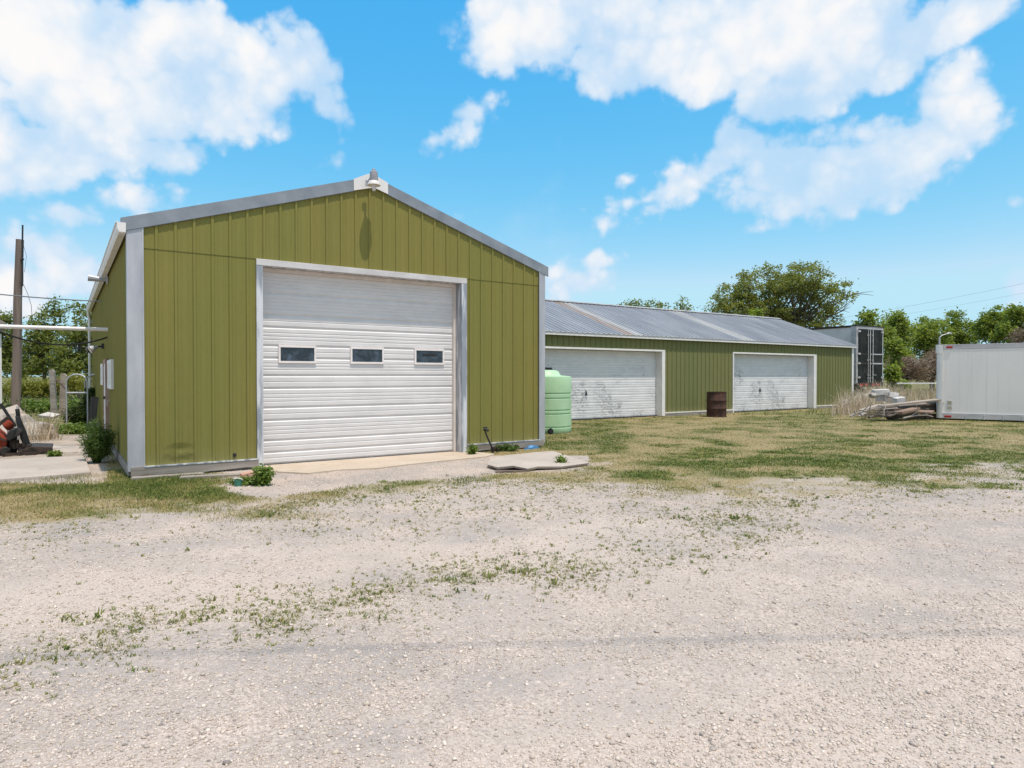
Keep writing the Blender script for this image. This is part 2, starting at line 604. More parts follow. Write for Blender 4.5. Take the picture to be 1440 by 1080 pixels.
def ground_mat():
    s = NT('limestone_gravel_and_thatch')
    v = s.coord()
    def voro(scale, feat='F1'):
        nd = s.n('ShaderNodeTexVoronoi', feature=feat)
        nd.inputs['Scale'].default_value = scale
        s.l(v, nd.inputs['Vector'])
        return nd
    v1, v2 = voro(46), voro(85)
    def cellval(nd):
        sp = s.n('ShaderNodeSeparateColor')
        s.l(nd.outputs['Color'], sp.inputs[0])
        return sp.outputs[0], sp.outputs[1]
    a1, b1 = cellval(v1)
    a2, b2 = cellval(v2)
    gr1 = s.mix(s.ramp(a1, .0, 1.0), (.22, .174, .148), (.665, .548, .475))
    gr1 = s.mix(s.ramp(b1, .82, .9), gr1, (.50, .41, .32))
    gr1 = s.mix(s.ramp(b1, .06, .03), gr1, (.24, .225, .22))
    gr2 = s.mix(s.ramp(a2, .0, 1.0), (.24, .19, .162), (.655, .54, .47))
    n1 = s.noise(v, 1.3, 6, .6)
    gr = s.mix(s.ramp(n1, .35, .65), gr1, gr2)
    gap = s.ramp(v1.outputs['Distance'], .45, .75)
    gr = s.mix(s.math('MULTIPLY', gap, .30), gr, (.30, .25, .215))
    # pale limestone dust packed between stones and in the wheel tracks
    n2 = s.noise(s.coord((.5, 1.3, 1)), .9, 6, .6)
    df = s.math('ADD', s.attr('dust'), s.math('MULTIPLY', s.math('SUBTRACT', n2, .5), 1.3))
    df = s.math('ADD', s.math('MULTIPLY', s.ramp(df, .15, .80), .55), .25)
    fine = s.noise(v, 75, 4, .75)
    dust = s.mix(s.ramp(fine, .36, .66), (.34, .272, .226), (.62, .514, .442))
    gr = s.mix(df, gr, dust)
    big = s.noise(v, .22, 4, .6)
    gr = s.mix(s.math('MULTIPLY', s.ramp(big, .4, .65), .25), gr, (.60, .50, .43))
    # thatch and soil under the grass
    n3 = s.noise(v, 1.1, 6, .65)
    n4 = s.noise(v, 26, 5, .8)
    th = s.mix(s.ramp(n4, .34, .64), (.10, .075, .03), (.41, .325, .175))
    grn = s.mix(s.ramp(n4, .3, .7), (.055, .065, .018), (.25, .225, .10))
    th = s.mix(s.ramp(s.math('ADD', s.attr('green'), s.math('MULTIPLY', s.math('SUBTRACT', n3, .5), .9)), .35, .75), th, grn)
    gm = s.math('ADD', s.attr('grass'), s.math('MULTIPLY', s.math('SUBTRACT', s.noise(v, 3.2, 6, .7), .5), 1.0))
    gm = s.math('ADD', gm, s.math('MULTIPLY', s.math('SUBTRACT', n4, .5), 1.1))
    gm = s.ramp(gm, .36, .78)
    col = s.mix(gm, gr, th)
    h = s.math('ADD', s.math('MULTIPLY', s.math('SUBTRACT', 1.0, v1.outputs['Distance']), .9),
               s.math('MULTIPLY', s.math('SUBTRACT', 1.0, v2.outputs['Distance']), .4))
    h = s.math('MULTIPLY', h, s.math('SUBTRACT', 1.0, s.math('MULTIPLY', df, .8)))
    h = s.math('ADD', h, s.math('MULTIPLY', n4, .4))
    nrm = s.bump(h, .52, .010)
    return s.set(col, .95, 0, nrm, .15)


M['ground'] = ground_mat()

# ------------------------------------------------------------------ frames of the two buildings
ANG = R(34.2)
A = Vector((math.cos(ANG), math.sin(ANG), 0))
B = Vector((-math.sin(ANG), math.cos(ANG), 0))
P0 = gp(184, 673)


def along(P, D, px):
    u = (px - CX) / F
    return (u * P.y - P.x) / (D.x - u * D.y)


def zat(P, py):
    return H + (HZ - py) / F * P.y


WX = lambda px: along(P0, A, px)
WID = WX(763.5)
WZ = lambda px, py: zat(P0 + A * WX(px), py)
EAVE = WZ(199, 317)
APEX = zat(P0 + A * WX(523), 257) - .005
print('shed width', WID, 'eave', EAVE, 'apex', APEX)

# ------------------------------------------------------------------ ground
GRASS_EDGE = [(-3000, 740), (0, 735), (100, 726), (200, 714), (300, 712), (380, 712), (470, 700), (560, 690), (640, 681), (700, 677), (800, 676),
              (850, 672), (900, 692), (960, 700), (1050, 705), (1100, 696), (1200, 690), (1300, 682), (1440, 668), (1800, 650), (4000, 640)]
GRASS_TOP = [(-3000, 0), (250, 0), (255, 682), (310, 692), (380, 699), (450, 690), (500, 683), (560, 677), (640, 671), (700, 666), (790, 660), (828, 650), (838, 0), (4000, 0)]
WEEDLINE = [(-200, 990), (0, 948), (90, 915), (200, 885), (330, 870), (430, 862), (560, 845), (660, 815), (740, 803), (830, 800), (900, 788), (970, 768), (1060, 742), (1130, 716)]


def proj(x, y):
    ys = np.maximum(y, .3)
    return CX + F * x / ys, HZ + F * H / ys


def grass_field(x, y):
    px, py = proj(x, y)
    ge = np.interp(px, *zip(*GRASS_EDGE))
    gt = np.interp(px, *zip(*GRASS_TOP))
    rw = sstep(760, 900, px)
    g = sstep(42 + 4 * rw, -34 - 24 * rw, py - ge - 2 * rw)
    g = np.clip(g + .95 * (fbm(x * 1.3 + 31, y * 1.7 + 7, 5) - .5) * sstep(-85, -25, py - ge), 0, 1)
    g = g * (1 - sstep(6, -6, py - gt) * (gt > 100) * (py > 641) * sstep(262, 350, px + 60 * (fbm(x * 2, y * 2, 3) - .5)) * sstep(846, 822, px))
    # bare gravel in the yard left of the shed
    bare = (px > -200) & (px < 150) & (py > 612) & (py < 680)
    g = np.where(bare, np.minimum(g, .40), g)
    g = np.where((px < 480) & (py > 655), g * (.55 + .95 * fbm(x * 2.1 + 4, y * 2.6 + 2, 4)), g)
    g = np.where(y < .5, 0, g)
    g = np.where((px > 838) & (py < 690) & (py > 560), g * (.76 + .5 * fbm(x * .55, y * .55, 4)), g)
    return g


def green_field(x, y):
    """how green (rather than dry) the turf is"""
    px, py = proj(x, y)
    gr = .48 + 0 * x
    gr = gr + .30 * np.exp(-((py - 650) / 16) ** 2) * sstep(850, 980, px)
    gr = gr + .16 * sstep(470, 250, px) * sstep(650, 668, py) * sstep(735, 700, py)
    gr = gr + .15 * sstep(250, 470, px) * sstep(655, 672, py)
    gr = gr + .22 * sstep(960, 1100, px) * sstep(606, 584, py)
    gr = gr + .25 * sstep(740, 760, px) * sstep(900, 860, px) * sstep(640, 625, py)
    gr = gr + .45 * ((px < 160) & (py < 640))
    gr = gr - .30 * sstep(668, 692, py) * sstep(700, 860, px) - .20 * sstep(690, 712, py)
    return np.clip(gr + 1.35 * (fbm(x * 1.5 + 3, y * 1.7 + 9, 5) - .5), 0, 1)


def weed_field(x, y):
    px, py = proj(x, y)
    ge = np.interp(px, *zip(*GRASS_EDGE))
    wl = np.interp(px, *zip(*WEEDLINE))
    half = np.interp(px, [0, 300, 600, 800, 1100], [34, 24, 26, 22, 26])
    w = .80 * np.exp(-((py - wl) / (half * 1.25)) ** 2) * (px < 1150)
    w = w + .42 * sstep(75, 0, py - ge) * (py > ge - 14)
    w = w + .30 * (py > ge) * (py < wl) * (px > 380) * (px < 1130) * sstep(800, 700, py)
    patch = sstep(.44, .70, fbm(x * 2.2 + 40, y * 2.2 + 11, 5))
    return w * (.24 + .7 * patch) * (y > 1) * (1 - .30 * sstep(420, 200, px) * sstep(820, 860, py))


def lin(segs):
    out = []
    for a, b, st in segs:
        out += list(np.arange(a, b, st))
    return np.array(out + [segs[-1][1]])


gx = lin([(-700, -60, 40), (-60, -20, 2), (-20, -8, .3), (-8, 12, .085), (12, 26, .3), (26, 70, 2), (70, 700, 40)])
gy = lin([(-60, -4, 4), (-4, 1.5, .3), (1.5, 9, .055), (9, 16, .11), (16, 30, .3), (30, 80, 2), (80, 1200, 45)])
GX, GY = np.meshgrid(gx, gy)
nx, ny = len(gx), len(gy)


def ground_z(x, y):
    w = sstep(10.5, 7.5, y) * sstep(-40, -4, y)
    # long shallow wheel ridges that run along the drive, and small unevenness
    q = y - .07 * x
    z = .012 * (fbm(x * .35, q * 1.6, 3) - .5) + .016 * (fbm(x * 1.3, y * 1.3, 4) - .5) + .010 * (fbm(x * 5, y * 5, 3) - .5)
    return z * w + .0


GZ = ground_z(GX, GY)
idx = np.arange(nx * ny).reshape(ny, nx)
faces = np.stack([idx[:-1, :-1].ravel(), idx[:-1, 1:].ravel(), idx[1:, 1:].ravel(), idx[1:, :-1].ravel()], 1)
xs, ys = GX.ravel(), GY.ravel()
dust = sstep(.35, .75, fbm(xs * .25 + 8, (ys - .07 * xs) * .9, 4)) * sstep(9, 3, ys)
go = np_obj('ground', np.stack([xs, ys, GZ.ravel()], 1), faces, M['ground'], attrs={
    'grass': grass_field(xs, ys), 'green': green_field(xs, ys), 'dust': dust}, smooth=True)
tag(go, 'pale limestone gravel yard running into dry mown turf by the sheds', 'ground', kind='structure')

# loose stones -------------------------------------------------------------
ico = np.array([(0, 0, -1), (.72, -.53, -.45), (-.28, -.85, -.45), (-.89, 0, -.45), (-.28, .85, -.45), (.72, .53, -.45),
                (.28, -.85, .45), (-.72, -.53, .45), (-.72, .53, .45), (.28, .85, .45), (.89, 0, .45), (0, 0, 1)])
icof = np.array([(0, 1, 2), (1, 0, 5), (0, 2, 3), (0, 3, 4), (0, 4, 5), (1, 5, 10), (2, 1, 6), (3, 2, 7), (4, 3, 8), (5, 4, 9), (1, 10, 6), (2, 6, 7),
                 (3, 7, 8), (4, 8, 9), (5, 9, 10), (6, 10, 11), (7, 6, 11), (8, 7, 11), (9, 8, 11), (10, 9, 11)])


def stones(N):
    # even in area per distance band: denser close to the drive's edge of view
    d = 2.0 * (13.0 / 2.0) ** rng.random(N)
    x = (rng.random(N) * 2 - 1) * (d * .95 + 1.0) + .3
    y = d
    n = fbm(x * .9, (y - .07 * x) * 2.2, 4)
    keep = rng.random(N) < sstep(.30, .62, n) * .75 + .30
    keep &= grass_field(x, y) < .5
    x, y = x[keep], y[keep]
    N = len(x)
    s = np.exp(rng.normal(math.log(.0038), .42, N))
    s = np.clip(s, .0022, .015) * (1 + .35 * sstep(4, 11, y))
    sc = np.stack([s * rng.uniform(.8, 1.35, N), s * rng.uniform(.7, 1.1, N), s * rng.uniform(.45, .8, N)], 1)
    base = ico[None] * (1 + rng.uniform(-.42, .42, (N, 12, 1)))
    base = base * sc[:, None]
    a = rng.random(N) * 6.283
    ca, sa = np.cos(a)[:, None], np.sin(a)[:, None]
    vx = base[..., 0] * ca - base[..., 1] * sa + x[:, None]
    vy = base[..., 0] * sa + base[..., 1] * ca + y[:, None]
    vz = base[..., 2] + (ground_z(x, y) + sc[:, 2] * .35)[:, None]
    v = np.stack([vx, vy, vz], 2).reshape(-1, 3)
    f = (icof[None] + (np.arange(N) * 12)[:, None, None]).reshape(-1, 3)
    tone = np.repeat(rng.random(N), 12)
    return v, f, tone


v, f, tone = stones(280000)
so = np_obj('loose_gravel', v, f, M['stone'], attrs={'tone': tone})
tag(so, 'loose pale crushed limestone scattered over the drive in the foreground', 'gravel', kind='stuff')


# blades -------------------------------------------------------------------
def blades(x, y, z, h, w, lean, tone):
    """bent two-segment blades: 5 verts, 3 triangles"""
    N = len(x)
    a = rng.random(N) * 6.283
    la = rng.random(N) * 6.283
    dx, dy = np.cos(a) * w / 2, np.sin(a) * w / 2
    lx, ly = np.cos(la) * lean * h, np.sin(la) * lean * h
    V = np.empty((N, 5, 3))
    V[:, 0] = np.stack([x - dx, y - dy, z], 1)
    V[:, 1] = np.stack([x + dx, y + dy, z], 1)
    V[:, 2] = np.stack([x - dx * .75 + lx * .35, y - dy * .75 + ly * .35, z + h * .55], 1)
    V[:, 3] = np.stack([x + dx * .75 + lx * .35, y + dy * .75 + ly * .35, z + h * .55], 1)
    V[:, 4] = np.stack([x + lx, y + ly, z + h * np.sqrt(np.clip(1 - lean ** 2 * .5, .2, 1))], 1)
    T = np.array([(0, 1, 3), (0, 3, 2), (2, 3, 4)])
    f = (T[None] + (np.arange(N) * 5)[:, None, None]).reshape(-1, 3)
    return V.reshape(-1, 3), f, np.repeat(tone, 5)


def join(parts):
    vs, fs, ts, o = [], [], [], 0
    for v, f, t in parts:
        vs.append(v)
        fs.append(f + o)
        ts.append(t)
        o += len(v)
    return np.concatenate(vs), np.concatenate(fs), np.concatenate(ts)


def in_footprint(x, y, pad=0.0):
    lx = (x - P0.x) * A.x + (y - P0.y) * A.y
    ly = (x - P0.x) * B.x + (y - P0.y) * B.y
    a = (lx > -pad) & (lx < WID + pad) & (ly > -pad) & (ly < 15)
    lx2 = (x - Q0.x) * A.x + (y - Q0.y) * A.y
    ly2 = (x - Q0.x) * B.x + (y - Q0.y) * B.y
    b = (lx2 > -14) & (lx2 < QLEN) & (ly2 > -.02) & (ly2 < 9)
    return a | b


# the long shed's front: corner at its right end and its frame
Q1 = gp(1198, 572.5)                                                # right front corner
Q0 = Q1 - A * 0.0
QLEN = 0.0
_t = along(Q1, A, 766)                                              # negative
Q0 = Q1 + A * (_t - 6.0)                                            # left end, hidden behind the tall shed
QLEN = -(_t - 6.0)
print('long shed', Q1, QLEN)


def turf(N, x0, x1, y0, y1, hmin, hmax, w, bias=0):
    d = np.sqrt(rng.random(N) * (y1 ** 2 - y0 ** 2) + y0 ** 2) if bias == 0 else y0 * (y1 / y0) ** rng.random(N)
    x = rng.uniform(x0, x1, N) * d
    y = d
    g = grass_field(x, y) + 1.1 * (fbm(x * 1.7, y * 1.7, 4) - .5)
    gr = green_field(x, y)
    k = (rng.random(N) < sstep(.32, .95, g)) & ~in_footprint(x, y, .02)
    k &= rng.random(N) < .30 + .85 * gr
    x, y, gr = x[k], y[k], gr[k]
    N = len(x)
    px, py = proj(x, y)
    hh = rng.uniform(hmin, hmax, N) * (.55 + .9 * gr)
    hh = hh * (1 + .35 * sstep(420, 280, px) * sstep(650, 668, py))
    t = np.clip(gr * .95 + rng.normal(0, .2, N) + .08, 0, 1)
    return blades(x, y, ground_z(x, y), hh, w * (.5 + .06 * y) * rng.uniform(.7, 1.3, N), rng.uniform(.2, .9, N), t)


pr = [turf(200000, -.62, .85, 7.4, 24, .010, .030, .009, 1),
      turf(80000, -.85, -.25, 6.0, 11.5, .012, .036, .006, 1),
      turf(14000, -.45, .2, 7.2, 11.5, .014, .038, .006, 1),
      turf(40000, -.85, .95, 24, 70, .06, .16, .014)]
v, f, tone = join(pr)
o = np_obj('grass', v, f, M['grass'], attrs={'tone': tone})
tag(o, 'short patchy grass, half green and half dry, around the sheds', 'grass', kind='stuff')


def rosettes(N, field, nb, size, sig, lean, tone, hmax, flat=1.0, dmin=3.0, dmax=14.0, wid=.24, spread=.35):
    d = dmin * (dmax / dmin) ** rng.random(N * 30)
    x = rng.uniform(-.85, .85, len(d)) * d
    y = d
    k = (rng.random(len(d)) < field(x, y)) & ~in_footprint(x, y)
    x, y = x[k][:N], y[k][:N]
    n = len(x)
    big = np.exp(rng.normal(math.log(size), sig, n))
    B_ = np.repeat(big, nb)
    X = np.repeat(x, nb) + rng.normal(0, spread, n * nb) * B_
    Y = np.repeat(y, nb) + rng.normal(0, spread, n * nb) * B_
    hh = np.clip(B_ * rng.uniform(.6, 1.3, n * nb), .006, hmax)
    t = np.repeat(np.clip(rng.normal(tone, .14, n), .2, 1), nb) + rng.normal(0, .06, n * nb)
    return blades(X, Y, ground_z(X, Y) - .002, hh * flat, np.clip(hh * wid, .0025, .014) * (.9 + .05 * Y), rng.uniform(lean[0], lean[1], n * nb) / flat, np.clip(t, 0, 1))


def clump_field(x, y):
    px, py = proj(x, y)
    g = grass_field(x, y)
    c = green_field(x, y)
    return sstep(.35, .8, g) * sstep(.46, .80, c) * (.40 + .60 * sstep(610, 640, py)) * sstep(.46, .58, fbm(x * 2.6 + 5, y * 2.6 + 3, 3))


def tuft_field(x, y):
    w = weed_field(x, y)
    return np.clip(w - .40, 0, 1) * .5


v, f, tone = join([rosettes(12500, lambda x, y: weed_field(x, y) * .8, 6, .0125, .45, (.5, 1.2), .72, .06),
                   rosettes(230, tuft_field, 20, .026, .35, (.4, 1.1), .80, .10, spread=.8),
                   rosettes(2600, clump_field, 22, .036, .4, (.7, 1.4), .86, .10, flat=.75, dmin=6.5, dmax=26, spread=1.0, wid=.2)])
o = np_obj('weeds', v, f, M['grass'], attrs={'tone': tone})
tag(o, 'small green weeds sprouting in a broken line through the gravel', 'weeds', kind='stuff')


# ------------------------------------------------------------------ ribbed sheet walls
def rib_profile(L, period, start=0.0, hgt=.022, wr=.026, minor=2):
    pts = [(0.0, 0.0), (L, 0.0)]
    k0 = int(-start / period) - 1
    x = start + k0 * period
    while x < L + period:
        pts += [(x - wr, 0), (x - wr * .62, hgt), (x + wr * .62, hgt), (x + wr, 0)]
        for j in range(1, minor + 1):
            q = x + period * j / (minor + 1)
            pts += [(q - .014, 0), (q - .006, .0045), (q + .006, .0045), (q + .014, 0)]
        x += period
    pts = sorted(p for p in pts if 0 <= p[0] <= L)
    return pts


def prof_at(pts, x):
    return float(np.interp(x, [p[0] for p in pts], [p[1] for p in pts]))


def sheet(mb, pts, x0, x1, zb, zt, to3, m=0, breaks=(), zcut=()):
    """vertical ribbed sheet between x0 and x1; zb, zt numbers or functions of x"""
    fb = zb if callable(zb) else (lambda x: zb)
    ft = zt if callable(zt) else (lambda x: zt)
    xs_ = sorted({x0, x1} | {p[0] for p in pts if x0 < p[0] < x1} | {b for b in breaks if x0 < b < x1})
    for a, b in zip(xs_[:-1], xs_[1:]):
        if b - a < 1e-5:
            continue
        da, db = prof_at(pts, a), prof_at(pts, b)
        if zcut:
            zs = [fb(a)] + list(zcut) + [ft(a)]
            for z0, z1 in zip(zs[:-1], zs[1:]):
                mb.add([to3(a, da, z0), to3(b, db, z0), to3(b, db, z1), to3(a, da, z1)], [(0, 1, 2, 3)], m)
            continue
        mb.add([to3(a, da, fb(a)), to3(b, db, fb(b)), to3(b, db, ft(b)), to3(a, da, ft(a))], [(0, 1, 2, 3)], m)


def door_panel(x0, x1, y, z0, z1, joints, mat, parent, depth=.017):
    """sectional door: horizontal profile swept across the opening"""
    prof = []
    js = list(joints)
    for a, b in zip(js[:-1], js[1:]):
        prof += [(a, .0), (a + .004, .0), (a + .032, -depth)]
        n = max(1, int(round((b - a - .05) / .068)))
        lo, hi = a + .040, b - .032
        for k in range(1, n):
            q = lo + (hi - lo) * k / n
            prof += [(q - .012, -depth), (q - .003, -depth + .006), (q + .003, -depth + .006), (q + .012, -depth)]
        prof += [(b - .027, -depth), (b - .004, .0)]
    prof.append((js[-1], 0))
    mb = MB()
    for (za, da), (zb_, db) in zip(prof[:-1], prof[1:]):
        mb.add([(x0, y + da, za), (x1, y + da, za), (x1, y + db, zb_), (x0, y + db, zb_)], [(0, 1, 2, 3)])
    mb.box(x0, x1, y + .004, y + .05, z0, z1)
    return mb.build('garage_door', mat, parent, fix=False)


# ================================================================== TALL GREEN SHED
shed = tag(empty('workshop_shed', P0, ANG), 'tall olive green metal shed with a gable roof and one big white overhead door', 'shed')
D1 = 14.6
ZB = .16
mid = WX(525)
half = lambda s_: mid if s_ < 0 else WID - mid
RISE = APEX - EAVE
topz = lambda x: EAVE + RISE * (1 - abs(x - mid) / half(x - mid))
PER = (WX(394.9) - WX(221)) / 7.0
pts = rib_profile(WID, PER, WX(221), .021, .026)
dx0, dx1 = WX(369.5), WX(648)                   # door opening
dz1 = WZ(370, 374)
seam = WZ(199, 349)
print('door', dx0, dx1, dz1, 'seam', seam, 'rib', PER)
mb = MB()
TF = lambda x, d, z: (x, -d, z)
TU = lambda x, d, z: (x, -d - .007, z)
cw = .17
lx, rx = dx0 - .10, dx1 + .115                  # outside of the door trim
DENT = ((WX(243), WZ(243, 650), .17, .16, .030), (WX(262), WZ(262, 648), .14, .13, .028), (WX(252), WZ(252, 632), .22, .10, .02))


def TD(x, d, z):
    k = sum(dp * max(0.0, 1 - math.hypot((x - cx_) / rx_, (z - cz_) / rz__)) for cx_, cz_, rx_, rz__, dp in DENT)
    return (x, -d + k, z)


sheet(mb, pts, cw - .02, lx, ZB, seam + .03, TD, zcut=[ZB + .03 * k for k in range(1, 24)], breaks=[WX(225) + .02 * k for k in range(45)])
sheet(mb, pts, rx, WID - .10, ZB, seam + .03, TF)
sheet(mb, pts, cw - .02, WID - .10, lambda x: seam if (x < lx or x > rx) else max(seam, dz1 + .09), topz, TU, breaks=(mid,))
if dz1 + .09 < seam:
    sheet(mb, pts, lx, rx, dz1 + .09, seam + .03, TF)
wall_f = mb.build('front_wall', M['green'], shed, fix=False)
mb = MB()
ptsS = rib_profile(D1, PER, .12, .012, .034)
sheet(mb, ptsS, 0, D1, ZB, EAVE - .02, lambda x, d, z: (-d, x, z))
mb.build('side_wall', M['green'], shed, fix=False)
mb = MB()
sheet(mb, ptsS, 0, D1, ZB, EAVE - .02, lambda x, d, z: (WID + d, x, z))
mb.build('side_wall', M['green'], shed, fix=False)
mb = MB()
sheet(mb, pts, 0, WID, ZB, topz, lambda x, d, z: (x, D1 + d, z), breaks=(mid,))
mb.build('back_wall', M['green'], shed, fix=False)

# corner trims: folded galvanized angles
mb = MB()
mb.box(-.035, cw, -.0275, -.006, ZB - .06, EAVE - .03)
mb.box(-.035, -.012, -.006, .12, ZB - .06, EAVE - .03)
mb.box(cw - .012, cw + .012, -.034, -.0275, ZB - .03, EAVE + .04)
mb.build('corner_trim', M['galv'], shed, bevel=.004)
mb = MB()
mb.box(WID - .12, WID + .03, -.036, -.012, ZB - .06, EAVE - .03)
mb.box(WID + .008, WID + .03, -.012, .12, ZB - .06, EAVE - .03)
mb.box(WID - .128, WID - .108, -.046, -.036, ZB - .05, EAVE + .02)
mb.build('corner_trim', M['galv'], shed, bevel=.004)

# roof sheets
th = .045
mb = MB()
ov = .10
for s_ in (-1, 1):
    hw = half(s_)
    xe = mid + s_ * (hw + ov)
    ze = EAVE - RISE * ov / hw
    p = [(xe, -.030, ze + .02), (mid, -.030, APEX + .02), (mid, D1 + .1, APEX + .02), (xe, D1 + .1, ze + .02)]
    q = [(a, b, c + th) for a, b, c in p]
    mb.add(p + q, [(0, 1, 2, 3), (7, 6, 5, 4), (0, 4, 5, 1), (1, 5, 6, 2), (2, 6, 7, 3), (3, 7, 4, 0)])
mb.build('roof', M['galv'], shed)
# rake trim along the gable
mb = MB()
for s_ in (-1, 1):
    hw = half(s_)
    xe = mid + s_ * (hw + ov + .01)
    ze = EAVE - RISE * (ov + .01) / hw
    dn, up = -.085, .10
    cin = .36 if s_ < 0 else .26
    x_in = mid + s_ * cin
    zi = EAVE + RISE * (1 - cin / hw)
    for (y0, y1, d0, d1) in ((-.040, -.0325, dn, up), (-.032, -.0285, dn - .016, dn + .05)):
        v = [(xe, y0, ze + d0), (x_in, y0, zi + d0), (x_in, y0, zi + d1), (xe, y0, ze + d1)]
        v += [(a, y1, c) for a, b, c in v]
        mb.add(v, [(0, 1, 2, 3), (7, 6, 5, 4), (0, 4, 5, 1), (1, 5, 6, 2), (2, 6, 7, 3), (3, 7, 4, 0)])
    # thin folded lip
    v = [(xe, -.046, ze + dn - .010), (x_in, -.046, zi + dn - .010), (x_in, -.046, zi + dn + .006), (xe, -.046, ze + dn + .006)]
    v += [(a, -.0405, c) for a, b, c in v]
    mb.add(v, [(0, 1, 2, 3), (7, 6, 5, 4), (0, 4, 5, 1), (1, 5, 6, 2), (2, 6, 7, 3), (3, 7, 4, 0)])
mb.build('rake_trim', M['rake'], shed)
mb = MB()
zi = EAVE + RISE * (1 - .36 / half(-1))
zj = EAVE + RISE * (1 - .26 / half(1))
v = [(mid - .365, zi - .09), (mid, APEX - .10), (mid + .265, zj - .09), (mid + .265, zj + .11), (mid + .10, APEX + .09), (mid - .10, APEX + .125), (mid - .365, zi + .11)]
mb.prism(v, 'y', -.052, -.0415)
mb.build('peak_cap', M['white_trim'], shed)

# gutter on the left eave: boxed white channel, and its downspout at the far end
ge_ = EAVE - .02
mb = MB()
gpoly = [(-.045, ge_ - .13), (-.13, ge_ - .13), (-.155, ge_ - .08), (-.155, ge_ + .005), (-.17, ge_ + .005), (-.17, ge_ + .018), (-.145, ge_ + .018), (-.145, ge_ - .075), (-.125, ge_ - .118), (-.055, ge_ - .118), (-.055, ge_ + .01), (-.045, ge_ + .01)]
mb.prism(gpoly, 'y', -.09, D1 + .05)
mb.prism([(-.05, ge_ - .125), (-.128, ge_ - .125), (-.15, ge_ - .08), (-.15, ge_ + .01), (-.05, ge_ + .01)], 'y', -.095, -.088)
mb.build('gutter', M['white_trim'], shed)
mb = MB()
mb.tube([(-.10, D1 - .12, ge_ - .12), (-.10, D1 - .12, ge_ - .22), (-.075, D1 - .12, ge_ - .36), (-.07, D1 - .12, .25), (-.12, D1 - .12, .1)], .045, 10)
mb.build('downspout', M['white_trim'], shed, smooth=True)

# wooden sill board under the sheet wall, slightly rotten and bowed
for a, b in ((cw * .0, lx + .02), (rx, WID)):
    mb = MB()
    n = 10
    ring = []
    for i in range(n + 1):
        x = a + (b - a) * i / n
        w = .012 * math.sin(x * 5.3) + .008 * math.sin(x * 13)
        ring.append([(x, -.045, ZB - .13 + w), (x, -.045, ZB + .004 + w * .3), (x, .02, ZB + .004 + w * .3), (x, .02, ZB - .13 + w)])
    vs = [q for r in ring for q in r]
    fs = []
    for i in range(n):
        for k in range(4):
            fs.append((i * 4 + k, (i + 1) * 4 + k, (i + 1) * 4 + (k + 1) % 4, i * 4 + (k + 1) % 4))
    fs += [(0, 1, 2, 3), (n * 4 + 3, n * 4 + 2, n * 4 + 1, n * 4)]
    mb.add(vs, fs)
    mb.build('sill_board', M['wood_x'], shed)
piece('sill_board', M['wood_x'], shed, (-.03, .02, .03, D1, ZB - .13, ZB + .002), (WID - .02, WID + .03, .03, D1, ZB - .13, ZB + .002))
piece('base_flashing', M['galv_worn'], shed, *[(a, b, -.052, .0, ZB - .006, ZB + .012) for a, b in ((cw, lx), (rx, WID - .1))])
# dark footing set back under the sill
piece('footing', M['rubble'], shed, (.03, lx, .03, .25, -.1, ZB - .02), (rx, WID - .03, .03, .25, -.1, ZB - .02))

# door opening: outer galvanized trim, cream jamb stops
DY = .24
mb = MB()
mb.box(lx, dx0, -.042, .0, .02, dz1 + .09)
mb.box(dx1 + .005, rx, -.042, .0, .02, dz1 + .09)
mb.box(dx0 - .03, dx0 - .002, .001, DY, .02, dz1)
mb.box(dx1 + .002, dx1 + .05, .001, DY, .02, dz1)
mb.box(dx0 - .03, dx1 + .05, .006, DY, dz1 + .002, dz1 + .05)
mb.build('door_frame', M['galv_worn'], shed, bevel=.004)
mb = MB()
mb.box(lx, rx, -.046, .004, dz1 + .0, dz1 + .10)
mb.build('door_header', M['header'], shed, bevel=.004)
mb = MB()
mb.box(dx1 - .06, dx1 - .002, DY - .07, DY - .012, .03, dz1 - .06)
mb.box(dx0 + .002, dx0 + .03, DY - .07, DY - .012, .03, dz1 - .06)
mb.box(dx0 + .002, dx1 - .002, DY - .07, DY - .012, dz1 - .06, dz1 - .002)
mb.build('door_stop', M['cream_trim'], shed)
S = (dz1 - .05) / 3.55
J = [.03] + [z * S + .03 for z in (.215, .43, .80, 1.03, 1.385, 1.62, 1.94, 2.165, 2.505, 2.73, 3.13, 3.53)]
gd = door_panel(dx0, dx1, DY, .03, J[-1], J, M['door'], shed)
Pd = P0 + B * DY
WXd = lambda px: along(Pd, A, px)
for k, (pa, pb, ya, yb) in enumerate(((391, 444, 485.5, 510.5), (492, 539, 486.5, 511), (582, 623.5, 488, 511))):
    xa, xb = WXd(pa), WXd(pb)
    Pm = Pd + A * xa
    za, zb_ = zat(Pm, yb), zat(Pm, ya)
    if k:
        za, zb_ = W0
    W0 = (za, zb_)
    mb = MB()
    t = .034
    yf = DY - .042
    mb.box(xa, xb, yf, DY - .002, za, za + t)
    mb.box(xa, xb, yf, DY - .002, zb_ - t, zb_)
    mb.box(xa, xa + t, yf + .0015, DY - .002, za + t, zb_ - t)
    mb.box(xb - t, xb, yf + .0015, DY - .002, za + t, zb_ - t)
    mb.box(xa + t * .8, xb - t * .8, DY - .031, DY - .026, za + t * .8, zb_ - t * .8, 1)
    if k == 2:
        mb.box(xa + .17, xb - .16, DY - .034, DY - .0315, zb_ - .14, zb_ - .09, 2)
    mb.build('window', [M['win_frame'], M['glass'], M['black']], gd, bevel=.006)
mb = MB()
mb.box(dx0, dx1, DY - .02, DY + .05, .0, .028)
mb.build('bottom_seal', M['black_rubber'], gd)
